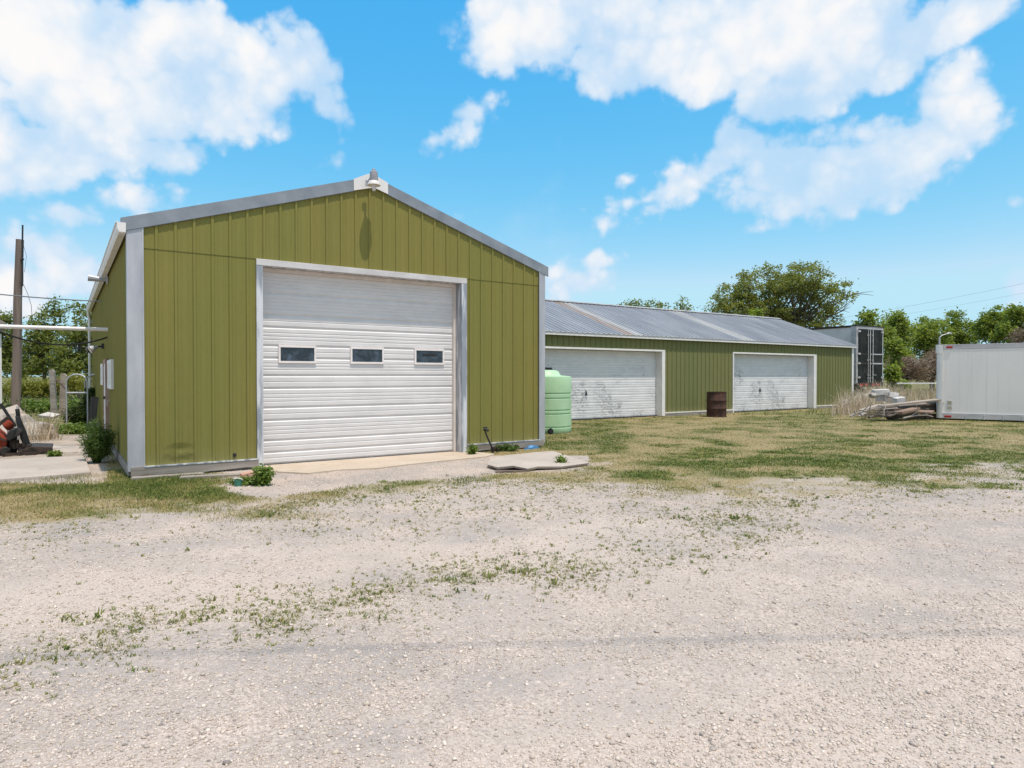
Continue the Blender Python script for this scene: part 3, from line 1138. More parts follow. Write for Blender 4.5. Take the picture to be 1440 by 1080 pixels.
# unseen backing inside so that gaps stay dark
mb = MB()
mb.box(dx0 - .3, dx1 + .3, DY + .35, DY + .4, 0, dz1 + .2)
mb.build('dark_backing', M['dark_in'], shed)
# near-black disc for the shade in a round hole low in the left panels
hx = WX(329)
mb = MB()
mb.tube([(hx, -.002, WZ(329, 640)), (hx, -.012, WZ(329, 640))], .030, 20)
mb.build('hole_disc', M['dark_in'], shed)

# side wall fittings
SY = lambda px: along(P0 + A * -.03, B, px)
SZ = lambda px, py: zat(P0 + B * SY(px), py)


def side_window(pa, pb, yt, yb):
    ya, yb_ = SY(pa), SY(pb)
    zt, z0 = SZ(pa, yt), SZ(pa, yb)
    mb = MB()
    mb.box(-.060, -.0, yb_, yb_ + .09, z0, zt)
    mb.box(-.060, -.0, ya - .09, ya, z0, zt)
    mb.box(-.059, -.0, yb_ + .09, ya - .09, z0, z0 + .09)
    mb.box(-.059, -.0, yb_ + .09, ya - .09, zt - .09, zt)
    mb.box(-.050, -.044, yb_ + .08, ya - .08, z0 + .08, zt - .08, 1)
    mb.build('side_window', [M['white_trim'], M['sky_pane']], shed, bevel=.004)


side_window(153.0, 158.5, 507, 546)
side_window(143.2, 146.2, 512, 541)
ya, yb_ = SY(148.2), SY(151.6)
zt, z0 = SZ(151, 505), .05
mb = MB()
mb.box(-.075, -.0, yb_, yb_ + .09, z0, zt)
mb.box(-.075, -.0, ya - .09, ya, z0, zt)
mb.box(-.073, -.0, yb_ + .09, ya - .09, zt - .09, zt)
df_ = mb.build('door_frame', M['rustpost'], shed)
mb = MB()
mb.box(-.06, -.02, yb_ + .09, ya - .09, z0, zt - .09)
dr = mb.build('side_door', M['white_trim'], shed)
mb = MB()
mb.lathe([(.0, 0), (.028, .0), (.034, .03), (.028, .06), (.0, .065)], 14, c=(-.08, yb_ + .2, 1.0))
mb.build('handle', M['dark_metal'], dr, smooth=True)


def LW(x, y, z):
    """shed-local to world"""
    return P0 + A * x + B * y + Vector((0, 0, z))


# floodlight, yard lamp
def shed_thing(name, x, y, z):
    return empty(name, LW(x, y, z), ANG)


fy = SY(146.5)
fl = tag(shed_thing('floodlight', -.03, fy, SZ(146.5, 487)), 'black bracket floodlight with two bulbs on the shaded side wall', 'floodlight')
mb = MB()
mb.box(-.05, .0, -.06, .06, -.06, .06)
mb.tube([(-.05, 0, 0), (-.12, -.02, -.02), (-.17, -.05, -.03)], .02, 8)
mb.build('bracket', M['black'], fl, bevel=.006)
for dy, dx in ((-.12, -.20), (.10, -.24)):
    mb = MB()
    mb.tube([(dx + .08, dy * .6, -.02), (dx + .03, dy * .8, -.04), (dx - .03, dy, -.07), (dx - .07, dy * 1.1, -.09)], [.03, .045, .075, .085], 14)
    hd = mb.build('lamp_head', M['black'] if dy > 0 else M['galv'], fl, smooth=True)
    mb = MB()
    mb.tube([(dx - .0705, dy * 1.1, -.0905), (dx - .085, dy * 1.12, -.098)], [.078, .04], 14)
    mb.build('lens', M['lens'], hd, smooth=True)

YL = .30
yl_s = .84
lampz = zat(P0 + A * mid - B * YL, 257.5)
lx_ = along(P0 - B * YL, A, 526.5)
yl = tag(shed_thing('yard_lamp', lx_, -YL, lampz), 'grey yard lamp with pale shade and glass bulb at the shed gable peak', 'lamp')
yl.scale = (yl_s, yl_s, yl_s)
YL = YL / yl_s
mb = MB()
mb.lathe([(.0, .215), (.045, .212), (.07, .195), (.078, .19), (.086, .02), (.080, .0), (.0, -.0)][::-1], 28)
mb.lathe([(.035, .25), (.04, .235), (.04, .20)][::-1], 16)
mb.build('housing', M['lamp_grey'], yl, smooth=True)
mb = MB()
mb.lathe([(.118, -.080), (.135, -.082), (.135, -.072), (.112, -.03), (.10, .0), (.075, .004)], 32)
mb.build('shade', M['lamp_shade'], yl, smooth=True)
mb = MB()
mb.lathe([(.0, -.20), (.025, -.195), (.040, -.17), (.046, -.12), (.046, -.05)], 20)
mb.build('bulb_cover', M['lens'], yl, smooth=True)
mb = MB()
mb.tube([(0, .05, .08), (-.02, .12, .10), (-.05, YL - .15, .02), (-.05, YL - .14, -.02)], .022, 10)
mb.box(-.10, .0, YL - .165, YL - .149, -.06, .06)
mb.build('arm', M['galv'], yl)

# ================================================================== LONG LOW SHED
barn = tag(empty('long_shed', Q0, ANG), 'long low green shed with grey metal roof and two scuffed white garage doors', 'shed')
QP = lambda px: along(Q0, A, px)
QZ = lambda px, py: zat(Q0 + A * QP(px), py)
E2 = QZ(1190, 486)
DEP, RZ = 8.2, QZ(1190, 486) + 1.52
print('barn eave', E2, 'len', QLEN)
pts2 = rib_profile(QLEN, .232, .05, .022, .024, 0)
d = [(QP(700), QP(929.5), QZ(929, 494.5)), (QP(1031), QP(1143), QZ(1143, 500.5))]
mb = MB()
z2b = .14
hd2 = [d[0][2] + .05, d[1][2] + .05]
sheet(mb, pts2, 0, d[0][0] - .07, z2b, E2 + .03, TF)
sheet(mb, pts2, d[0][0] - .07, d[0][1] + .17, hd2[0], E2 + .03, TF)
sheet(mb, pts2, d[0][1] + .17, d[1][0] - .08, z2b, E2 + .03, TF)
sheet(mb, pts2, d[1][0] - .08, d[1][1] + .22, hd2[1], E2 + .03, TF)
sheet(mb, pts2, d[1][1] + .22, QLEN, z2b, E2 + .03, TF)
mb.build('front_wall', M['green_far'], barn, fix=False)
gtop = lambda y: E2 + (RZ - E2) * (1 - abs(y - DEP / 2) / (DEP / 2))
pe = rib_profile(DEP, .232, .05, .022, .024, 0)
for xx, sg in ((QLEN, 1), (0, -1)):
    mb = MB()
    sheet(mb, pe, 0, DEP, z2b, gtop, lambda x, dd, z, xx=xx, sg=sg: (xx + sg * dd, x, z), breaks=(DEP / 2,))
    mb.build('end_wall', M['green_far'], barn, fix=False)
mb = MB()
sheet(mb, pts2, 0, QLEN, z2b, E2 + .03, lambda x, dd, z: (x, DEP + dd, z))
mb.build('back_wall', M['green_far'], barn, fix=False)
# roof: ribbed sheets with thickness, a few pale or rusty sheets among them
slope = (RZ - E2) / (DEP / 2)
ptr = rib_profile(QLEN + .3, .232, .05, .020, .024, 0)
mb = MB()


def roof_m(x):
    for a, b, m in ((QP(877), QP(889), 1), (QP(889), QP(901), 2), (QP(1040), QP(1060), 2)):
        if a <= x < b:
            return m
    return 0


for sgn in (0, 1):
    xs_ = sorted({p[0] for p in ptr})
    for a, b in zip(xs_[:-1], xs_[1:]):
        if b - a < 1e-5:
            continue
        da, db = prof_at(ptr, a), prof_at(ptr, b)
        y0, y1 = (-.16, DEP / 2) if sgn == 0 else (DEP + .16, DEP / 2)
        z0, z1 = E2 + .06 - .16 * slope, RZ + .06
        x_ = a - .02
        n = roof_m((a + b) / 2) if sgn == 0 else 0
        mb.add([(x_, y0, z0 + da), (b - .02, y0, z0 + db), (b - .02, y1, z1 + db), (x_, y1, z1 + da)], [(0, 1, 2, 3)], n)
    y0, y1 = (-.15, DEP / 2) if sgn == 0 else (DEP + .15, DEP / 2)
    z0, z1 = E2 + .04 - .15 * slope, RZ + .04
    mb.add([(0, y0, z0), (QLEN + .27, y0, z0), (QLEN + .27, y1, z1), (0, y1, z1)], [(0, 1, 2, 3)])
rf = mb.build('roof', [M['roof'], M['roof_rust'], M['roof_pale']], barn, fix=False)
mb = MB()
for sg in (-1, 1):
    v = [(-.02, DEP / 2, RZ + .095), (QLEN + .3, DEP / 2, RZ + .095), (QLEN + .3, DEP / 2 + sg * .17, RZ + .095 - .17 * slope), (-.02, DEP / 2 + sg * .17, RZ + .095 - .17 * slope)]
    v += [(a, b, c + .014) for a, b, c in v]
    mb.add(v, [(0, 1, 2, 3), (7, 6, 5, 4), (0, 4, 5, 1), (1, 5, 6, 2), (2, 6, 7, 3), (3, 7, 4, 0)])
mb.build('ridge_cap', M['roof_pale'], rf)
mb = MB()
mb.box(0, QLEN + .12, -.14, -.10, E2 - .10, E2 + .015)
mb.box(0, QLEN + .12, -.10, .0, E2 - .035, E2 - .02)
mb.build('eave_trim', M['white_trim'], barn, bevel=.004)
mb = MB()
mb.box(QLEN - .10, QLEN + .045, -.05, -.015, z2b - .1, E2 - .02)
mb.box(QLEN + .02, QLEN + .045, -.015, .12, z2b - .1, E2 - .02)
mb.build('corner_trim', M['white_trim'], barn, bevel=.004)
for a, b in ((0, d[0][0] - .07), (d[0][1] + .17, d[1][0] - .08), (d[1][1] + .22, QLEN - .1)):
    piece('sill_board', M['wood_x'], barn, (a, b, -.05, .03, 0.0, z2b - .03))
    piece('base_flashing', M['white_trim'], barn, (a, b, -.06, .0, z2b - .0295, z2b + .01))
for k, (a, b, zt) in enumerate(d):
    rw = (.17, .22)[k]
    mb = MB()
    mb.box(a - .07, b + .17 if k == 0 else b + .22, -.05, .002, zt, zt + .06)
    mb.box(b + .01, b + rw, -.048, .0, .02, zt - .001)
    mb.box(a - .07, a - .005, -.048, .0, .02, zt - .001)
    mb.box(a - .05, a - .004, .003, .26, .02, zt)
    mb.box(b + .004, b + .05, .003, .26, .02, zt)
    mb.box(a - .05, b + .05, .004, .26, zt + .003, zt + .05)
    mb.build('door_frame', M['white_trim'], barn, bevel=.004)
    jn = [.04 + (zt - .05) * q / 9 for q in range(10)]
    gd2 = door_panel(a, b, .26, .04, jn[-1], jn, M['door_smudge'], barn, .006)
    gd2.data.transform(Matrix.Translation((-b, 0, 0)))
    gd2.location.x = b
    if k == 1:
        gd2['label'] = 'scuffed white garage door nearer the dark trailer'
    mb = MB()
    hx_ = QP(831) - b if k == 0 else QP(1076) - b
    hz_ = .9
    mb.box(hx_ - .02, hx_ + .02, .232, .2475, hz_ - .08, hz_ + .07)
    mb.bar((hx_ - .045, .222, hz_ + .09), (hx_ + .04, .222, hz_ - .08), .014, .016)
    mb.build('handle', M['black'], gd2)
    mb = MB()
    mb.box(a - b, 0, .22, .30, .0, .038)
    mb.build('bottom_seal', M['black_rubber'], gd2)

# ================================================================== THINGS NEAR THE SHEDS
# concrete slabs
def slab(name, pix, z0, z1, mat, label, sub=0.0):
    pl = [gp(*p) for p in pix]
    c = sum(pl, Vector()) / len(pl)
    mb = MB()
    mb.prism([(p.x - c.x, p.y - c.y) for p in pl], 'z', z0, z1)
    o = mb.build(name, mat, None, bevel=.015)
    o.location = (c.x, c.y, 0)
    return tag(o, label, 'slab')


def lw2(x, y):
    p = LW(x, y, 0)
    return (p.x, p.y)


pl = [(dx0 - .02, .22), (dx0 - .06, -.45), (dx0 + .4, -1.05), (dx0 + .9, -.95), (dx0 + 1.5, -1.12), (dx0 + 2.1, -.98), (dx1 - .6, -.88), (dx1 + .1, -.80), (dx1 + .42, -.55), (dx1 + .25, -.03), (dx1 + .0, -.03), (dx1 + .0, .22)]
pl = [lw2(*p) for p in pl]
cxy = (sum(p[0] for p in pl) / len(pl), sum(p[1] for p in pl) / len(pl))
mb = MB()
mb.prism([(p[0] - cxy[0], p[1] - cxy[1]) for p in pl], 'z', -.1, .022)
o = mb.build('concrete_apron', M['apron'])
o.location = (*cxy, 0)
tag(o, 'cracked warm beige concrete apron in front of the big white overhead door', 'slab')
o = slab('concrete_slab', [(-160, 660), (40, 648), (119, 645), (128, 668), (60, 674), (-160, 690)], -.1, .055, M['slab'], 'grey concrete slab in front of the orange machine left of the tall shed')
slab('concrete_slab', [(70, 628), (122, 628), (126, 637), (66, 637)], -.1, .02, M['slab'], 'small pale concrete patch behind the grey slab beside the shaded shed wall')


def broken_slab():
    # one tilted plate whose near edge stands clear of the gravel
    pix = [(690, 645), (712, 640), (752, 636), (778, 634), (829, 651), (790, 656), (757, 656), (742, 659), (722, 655), (700, 657), (685, 653)]
    zz = [.07, .06, .07, .085, .045, .05, .065, .05, .09, .065, .06]
    pl = [gp(a, b, z) for (a, b), z in zip(pix, zz)]
    c = sum(pl, Vector()) / len(pl)
    top = [p - c for p in pl]
    bot = [Vector((p.x * .97, p.y * .97, p.z - .034)) for p in top]
    n = len(top)
    mb = MB()
    mb.add([Vector((0, 0, .01))] + top, [(0, i + 1, (i + 1) % n + 1) for i in range(n)])
    mb.add(top + bot, [(i, n + i, n + (i + 1) % n, (i + 1) % n) for i in range(n)] + [tuple(n + i for i in range(n))])
    o = mb.build('broken_slab', M['slab'])
    o.location = c
    tag(o, 'tilted broken concrete slab with a ragged raised edge by the right shed corner', 'slab')


broken_slab()
for (px, py, l, w, rz, z, lb) in ((720, 664, .55, .09, .2, .02, 'flat splintered board lying in front of the broken slab'),
                                  (706, 659, .42, .07, .5, .045, 'short splintered board wedged under the broken slab edge')):
    p = gp(px, py)
    mb = MB()
    n = 6
    mb.prism([(-l / 2, -w / 2), (l * .3, -w * .5), (l / 2, -w * .1), (l * .42, w * .3), (-l * .45, w / 2)], 'z', 0, .018)
    o = mb.build('board', M['plank_dark'], None, bevel=.003)
    o.location = (p.x, p.y, z - .01)
    o.rotation_euler = (0, .04, rz)
    tag(o, lb, 'board')

# black standpipe with tap
p = LW(WX(674), -.30, 0)
o = tag(empty('water_tap', p, ANG), 'bent black water standpipe by the shed wall right of the overhead door', 'tap')
mb = MB()
mb.tube([(.14, .02, 0), (.10, .02, .14), (.02, .03, .30), (-.03, .03, .42), (-.035, .03, .47)], .017, 10)
mb.build('pipe', M['black'], o, smooth=True)
mb = MB()
mb.tube([(-.035, .06, .455), (-.035, -.05, .47), (-.035, -.075, .44)], .026, 10)
mb.tube([(-.08, .03, .50), (.01, .03, .505)], .012, 8)
mb.build('tap_head', M['black_rubber'], o, smooth=True)

p = LW(WX(683) + .02, -.30, 0)
mb = MB()
pts_ = []
for i in range(60):
    a = i * .42
    r = .06 + .02 * math.sin(i * .9)
    pts_.append((r * math.cos(a), r * .8 * math.sin(a), .02 + .10 * i / 60 + .01 * math.sin(i * 2.1)))
mb.tube(pts_, .007, 6)
o = mb.build('tangled_hose', M['dark_metal'], None, smooth=True)
o.location = p
tag(o, 'small tangle of thin dark hose at the foot of the black standpipe', 'hose')
p = LW(WX(740), -.18, 0)
mb = MB()
ring = [(-.20, -.02, .015), (-.08, .03, .04), (.02, .0, .03), (.12, .04, .07), (.21, .03, .045), (.20, .10, .02), (.05, .09, .05), (-.1, .09, .02)]
cc = Vector((.0, .05, .075))
mb.add([cc] + ring, [(0, i + 1, (i + 1) % 8 + 1) for i in range(8)])
mb.add(ring + [(a, b, 0) for a, b, c in ring], [(i, 8 + i, 8 + (i + 1) % 8, (i + 1) % 8) for i in range(8)])
o = mb.build('crumpled_tarp', M['blue'], None)
o.location = p
o.rotation_euler = (0, 0, ANG)
tag(o, 'scrap of crumpled blue plastic in the grass below the shed wall', 'tarp')

# small things near the left door jamb
p = gp(350, 671)
mb = MB()
mb.box(-.11, .11, -.05, .05, 0, .065)
o = mb.build('brick', M['brick'], None, bevel=.006)
o.location = (p.x, p.y, .01)
o.rotation_euler = (.08, -.12, .7)
tag(o, 'pale red brick lying beside the leafy weed at the door jamb', 'brick')
p = gp(335, 684)
o = tag(empty('plastic_tub', (p.x, p.y, 0), .3), 'small teal plastic tub in the gravel near the pale red brick', 'tub')
mb = MB()
mb.lathe([(.0, 0), (.045, .0), (.055, .085), (.05, .085), (.042, .01), (.0, .01)], 18)
mb.build('tub', M['teal'], o, smooth=True)
mb = MB()
mb.tube([(-.06, 0, .08), (-.05, -.03, .11), (0, -.045, .12), (.05, -.03, .1), (.06, 0, .08)], .006, 6)
mb.build('handle', M['white_trim'], o, smooth=True)
for (px, py, l, rz, t, lb) in ((238, 671.5, 1.0, ANG + .05, .035, 'long weathered grey board fallen below the shed sill, nearest the galvanized corner'),
                               (300, 672, .9, ANG - .10, .04, 'weathered grey board lying under the shed sill near the round hole')):
    p = gp(px, py)
    mb = MB()
    mb.prism([(-l / 2, -.05), (l / 2, -.04), (l / 2 - .05, .05), (-l / 2 + .03, .045)], 'z', 0, t)
    o = mb.build('fallen_board', M['wood_x'], None, bevel=.004)
    o.location = (p.x, p.y + .0, .005)
    o.rotation_euler = (.12, .02, rz)
    tag(o, lb, 'board')
# grey board leaning on the shaded wall
yb = SY(139)
p = LW(-.22, yb, 0)
mb = MB()
mb.box(-.09, .09, -.03, .03, 0, .95)
o = mb.build('leaning_board', M['dark_board'], None, bevel=.006)
o.location = p
o.rotation_euler = (.0, .10, ANG)
tag(o, 'dark weathered board leaning on the shaded wall beyond the side door', 'board')

# mint water tank ----------------------------------------------------------
p = gp(767.5, 607)
tk = tag(empty('water_tank', (p.x, p.y, 0), ANG), 'mint green ribbed plastic water tank beside the right corner of the tall shed', 'tank')
rt = 36 / F * p.y
ZT = lambda py: H + (HZ - py) / F * p.y
pr_ = [(0, .0), (rt * .97, .0), (rt, .03)]
for g0 in (598.5, 580.5, 575.5, 559, 552.5):
    z = ZT(g0)
    pr_ += [(rt, z - .025), (rt * .965, z - .012), (rt * .965, z + .008), (rt, z + .02)]
ts = ZT(529.5)
pr_ += [(rt, ts - .03), (rt * .985, ts), (rt * .90, ts + .012), (rt * .60, ts + .03), (rt * .56, ts + .05), (rt * .50, ts + .13), (rt * .40, ts + .165), (rt * .25, ts + .175), (0, ts + .18)]
mb = MB()
mb.lathe(pr_, 56)
mb.build('body', M['tank'], tk, smooth=True)
mb = MB()
for k in range(12):
    a = k * math.pi / 6
    mb.bar((math.cos(a) * rt * .235, math.sin(a) * rt * .235, ts + .19), (math.cos(a) * rt * .235, math.sin(a) * rt * .235, ts + .235), .03, .012, (math.cos(a), math.sin(a), 0))
mb.lathe([(0, 0), (rt * .27, 0), (rt * .27, .02), (rt * .23, .022), (rt * .23, .065), (rt * .2, .07), (0, .07)], 28, c=(0, 0, ts + .172))
mb.build('lid', M['black'], tk, smooth=True)
vdir = Vector((math.sin(R(-14)), -math.cos(R(-14)), 0)) if False else None
mb = MB()
a = R(-90 + 7) - ANG
c_, s_ = math.cos(a), math.sin(a)
zt_ = ZT(603.5)
mb.tube([(c_ * rt * .95, s_ * rt * .95, zt_), (c_ * (rt + .05), s_ * (rt + .05), zt_)], .075, 16)
mb.tube([(c_ * (rt + .05), s_ * (rt + .05), zt_), (c_ * (rt + .12), s_ * (rt + .12), zt_)], .05, 12)
mb.tube([(c_ * (rt + .085) - s_ * .0, s_ * (rt + .085), zt_), (c_ * (rt + .085), s_ * (rt + .085), zt_ + .09)], .016, 8)
mb.build('valve', M['black'], tk, smooth=True)

# rusty drum ---------------------------------------------------------------
p = gp(1007.5, 586)
dr_ = tag(empty('oil_drum', (p.x, p.y, 0), .4), 'rusty open steel drum standing on the grass in front of the long shed', 'drum')
rd = 13.4 / F * p.y
hd_ = H + (HZ - 551) / F * p.y
pf = [(0, 0), (rd * .97, 0), (rd * 1.02, .01), (rd * 1.02, .03), (rd, .035)]
for q in (.34, .66):
    z = hd_ * q
    pf += [(rd, z - .03), (rd * 1.045, z - .008), (rd * 1.045, z + .008), (rd, z + .03)]
pf += [(rd, hd_ - .03), (rd * 1.03, hd_ - .02), (rd * 1.03, hd_), (rd * .95, hd_), (rd * .95, hd_ - .5), (0, hd_ - .5)]
mb = MB()
mb.lathe(pf, 40)
mb.build('drum_body', M['rust'], dr_, smooth=True)
mb = MB()
for k in range(14):
    a = rng.random() * 6.28
    r0 = rng.random() * rd * .7
    mb.box(r0 * math.cos(a) - .06, r0 * math.cos(a) + .06, r0 * math.sin(a) - .05, r0 * math.sin(a) + .05, hd_ - .5, hd_ - .42 + .06 * rng.random())
mb.build('ash', M['dark_in'], dr_)

# ================================================================== TRAILERS
# dark-doored semi-trailer behind the end of the long shed
T0 = gp(1204.5, 574.0)
T0 = Vector((16.45 * 1.12, 31.6 * 1.12, 0)) if False else at(1204.5, HZ, 34.6)
T0.z = 0
tr = tag(empty('semi_trailer', T0, ANG - R(3)), 'parked semi trailer with dark polished rear doors at the end of the long shed', 'trailer')
# local: +x across the rear, +y forward (away)
TW, TL = 2.42, 13.0
TT = H + (HZ - 457) / F * T0.y
TB = 1.12
mb = MB()
mb.box(.02, TW - .02, .06, TL, TB, TT - .10)
for k in range(22):
    mb.box(-.0, .02, .5 + k * .57, .56 + k * .57, TB + .1, TT - .16)
mb.build('body', M['trailer_side'], tr)
mb = MB()
mb.box(-.02, TW + .02, .02, TL + .02, TT - .10, TT - .06)
mb.box(-.035, TW + .035, -.02, TL + .03, TT - .06, TT)
mb.build('roof_rail', M['dark_metal'], tr)
mb = MB()
mb.box(-.03, .13, .0, .30, TB - .08, TT - .06)
mb.box(TW - .09, TW + .03, .0, .30, TB - .08, TT - .06)
mb.box(.13, TW - .09, .0, .12, TT - .19, TT - .06)
mb.build('rear_frame', M['trailer_alu'], tr)
mb = MB()
mb.box(-.02, TW + .02, -.02, TL, TB - .22, TB - .002)
mb.build('floor_frame', M['dark_metal'], tr)
mx_ = .13 + (TW - .22) / 2
for x0, x1, hs in ((.14, mx_ - .005, 1), (mx_ + .005, TW - .10, -1)):
    mb = MB()
    mb.box(x0, x1, -.035, -.002, TB + .02, TT - .20)
    dd = mb.build('rear_door', M['trailer_door'], tr, bevel=.006)
    xr = x1 - .12 if hs > 0 else x0 + .12
    xr2 = x1 - .30 if hs > 0 else x0 + .36
    mb = MB()
    for xq in (xr, xr2) if hs > 0 else (xr,):
        mb.tube([(xq, -.075, TB - .02), (xq, -.075, TT - .12)], .024 if xq == xr else .016, 10)
        for zq in (TB + .25, TB + 1.2, TT - .5):
            mb.box(xq - .05, xq + .05, -.06, -.0352, zq - .03, zq + .03)
    mb.tube([(xr, -.085, TB + .55), (xr - hs * .02, -.10, TB + .40), (xr - hs * .30, -.09, TB + .40)], .014, 8)
    mb.build('lock_rod', M['bright'], dd)
    xh = x0 + .0 if hs > 0 else x1 - .0
    for zq in (TB + .28, TB + 1.02, TB + 1.52, TT - .32):
        mb = MB()
        mb.box(xh - .10, xh + .14 if hs > 0 else xh + .10, -.055, -.036, zq - .035, zq + .035) if hs > 0 else mb.box(xh - .14, xh + .10, -.055, -.036, zq - .035, zq + .035)
        mb.tube([(xh, -.06, zq - .06), (xh, -.06, zq + .06)], .022, 8)
        mb.build('hinge', M['bright'], dd)
    piece('cross_strip', M['dark_metal'] if hs > 0 else M['trailer_alu'], dd, (x0 + .01, x1 - .01, -.040, -.0352, TB + .98, TB + 1.05), (x0 + .01, x1 - .01, -.040, -.0352, TB + 1.48, TB + 1.54))
    for q in range(2):
        mb = MB()
        xq = x0 + .10 + q * .45
        mb.box(xq, xq + .28, -.05, -.021, TB - .17, TB - .06)
        mb.build('tail_lamp', M['red'], tr, bevel=.01)
mb = MB()
mb.box(.2, TW - .2, -.10, .0, .50, .62)
for x in (.5, TW - .5):
    mb.box(x - .05, x + .05, -.05, .05, .621, TB - .22)
mb.build('bumper', M['dark_metal'], tr)
for yy in (1.4, 2.7):
    for x in (.25, TW - .25):
        mb = MB()
        mb.tube([(x - .25, yy, .5), (x - .24, yy, .5), (x + .24, yy, .5), (x + .25, yy, .5)], [.46, .5, .5, .46], 28)
        w_o = mb.build('wheel', M['black_rubber'], tr, smooth=True)
        mb = MB()
        mb.tube([(x - .26, yy, .5), (x + .26, yy, .5)], .27, 20)
        mb.build('rim', M['trailer_alu'], w_o)
piece('landing_leg', M['dark_metal'], tr, (.3, .45, TL - 3, TL - 2.85, 0, TB - .23), (TW - .45, TW - .3, TL - 3, TL - 2.85, 0, TB - .23))

# white box trailer on the right: long side towards us
V0 = gp(1317, 590)
V0.z = 0
V1 = gp(1440, 593.2)
dirv = (V1 - V0)
dirv.z = 0
# long side runs from the left end towards the near right
VA = math.atan2(-.58, .81)
wt = tag(empty('box_trailer', V0, VA), 'plain white box trailer sitting low on the grass at the right edge', 'trailer')
VL, VD = 9.0, 2.5
vt = H + (HZ - 485) / F * V0.y
mb = MB()
mb.box(.17, VL, .0, VD, .24, vt - .16)
for k in range(1, 8):
    x = .17 + k * 1.22
    mb.box(x - .010, x + .010, -.002, .0, .24, vt - .16)
mb.build('side_panel', M['trailer_white'], wt)
mb = MB()
mb.box(.17, VL + .02, -.008, VD + .008, vt - .16, vt - .02)
mb.box(.14, VL + .03, -.014, VD + .014, vt - .02, vt)
mb.build('top_rail', M['trailer_alu'], wt, bevel=.01)
mb = MB()
mb.box(.17, VL + .02, -.035, VD + .035, .05, .24)
for k in range(16):
    mb.box(.8 + k * .5, .84 + k * .5, -.05, -.035, .04, .20)
mb.build('bottom_rail', M['trailer_alu'], wt, bevel=.008)
mb = MB()
n = 6
arc = [(.17, -.045)] + [(.10 - .115 * math.sin(a), -.045 + .115 - .115 * math.cos(a)) for a in np.linspace(0, math.pi / 2, n)] + [(-.015, VD - .07), (.1, VD + .04), (.17, VD + .04)]
mb.prism(arc, 'z', .06, vt - .03)
arc2 = [(x - (.03 if x < .16 else 0), y - .012) for x, y in arc]
mb.prism(arc2, 'z', vt - .29, vt + .004)
mb.build('corner_post', M['white_trim'], wt, smooth=True)
for (x0, x1, z0, z1) in ((.26, .44, vt - .12, vt - .055), (.22, .42, .085, .155)):
    mb = MB()
    mb.box(x0, x1, -.03 if z0 > 1 else -.05, -.0085 if z0 > 1 else -.0355, z0, z1)
    mb.build('marker_lamp', M['red'], wt, bevel=.008)
M['placard'] = pm('faded_placard', (.33, .31, .20), (.45, .42, .30), 30, .6)
for x0, x1, z0, z1 in ((.30, .44, .52, .66), (.30, .44, .36, .48)):
    mb = MB()
    mb.box(x0, x1, -.014, .0, z0, z1)
    mb.box(x0 + .022, x1 - .022, -.018, -.0142, z0 + .025, z1 - .025, 1)
    mb.build('placard', [M['block'], M['placard']], wt)
mb = MB()
mb.box(.175, .215, -.014, .0, .54, .60)
mb.build('reflector', M['block'], wt, bevel=.004)

# ================================================================== LUMBER HEAP, BLOCKS, BRUSH
def board(name, a, b, w, t, mat, label, cat, group=None, roll=0.0):
    a, b = Vector(a), Vector(b)
    d = b - a
    L = d.length
    mb = MB()
    j = lambda: random.uniform(-.02, .02)
    mb.prism([(-L / 2 + j(), -w / 2), (L / 2 + j(), -w / 2 + j() * .3), (L / 2 + j(), w / 2 + j() * .3), (-L / 2 + j(), w / 2)], 'z', -t / 2, t / 2)
    o = mb.build(name, mat, None, bevel=.006)
    o.location = (a + b) / 2
    o.rotation_euler = (roll, -math.asin(max(-1, min(1, d.z / L))), math.atan2(d.y, d.x))
    return tag(o, label, cat, group)


HB = [  # (px0,py0,Y0) -> (px1,py1,Y1)
    ((1238, 571, 22.2), (1319, 562, 22.4), .26, .05, 'plank', 'long pale plank, topmost of the heap, sloping up towards the white trailer'),
    ((1210, 577, 22.0), (1236, 569, 22.6), .15, .03, 'plank', 'pale bleached plank rising from the dry brush at the left end of the heap'),
    ((1243, 577, 22.1), (1316, 566, 22.9), .30, .07, 'plank_dark', 'dark damp plank directly under the long pale top plank'),
    ((1236, 581, 22.0), (1284, 577, 22.0), .28, .06, 'plank_dark', 'short dark plank low in the middle of the heap'),
    ((1229, 576, 22.3), (1262, 574, 21.9), .20, .035, 'plank', 'narrow grey plank crossing the heap under the white blocks'),
    ((1262, 581, 21.7), (1288, 575, 22.1), .30, .09, 'timber', 'tilted brown timber offcut leaning on the low timbers by the white trailer'),
    ((1226, 586, 21.9), (1256, 583, 21.9), .24, .05, 'plank_dark', 'dark rotten plank lying on the grass at the foot of the dry brush'),
    ((1288, 579, 22.0), (1312, 580, 21.6), .26, .07, 'timber', 'flat brown timber resting across the row of short beams'),
]
for k, (a, b, w, t, m, lb) in enumerate(HB):
    board('plank', at(*a), at(*b), w, t, M[m], lb, 'plank', 'planks in the lumber heap', roll=random.uniform(-.12, .25))
for k, (px, w, lb) in enumerate(((1278, .34, 'leftmost of the three short brown beams at the front of the heap'), (1290, .34, 'dark middle beam of the three short beams at the front of the heap'),
                                 (1306, .50, 'rightmost and longest of the three short brown beams, next to the white trailer'))):
    p = gp(px, 588.5)
    mb = MB()
    mb.box(-w / 2, w / 2, -.5, .5, 0, .17)
    o = mb.build('beam', M['timber'] if k != 1 else M['plank_dark'], None, bevel=.01)
    o.location = (p.x, p.y + .3, .0)
    o.rotation_euler = (0, 0, R((8, -6, 4)[k]))
    tag(o, lb, 'beam', 'short beams at the front of the heap')
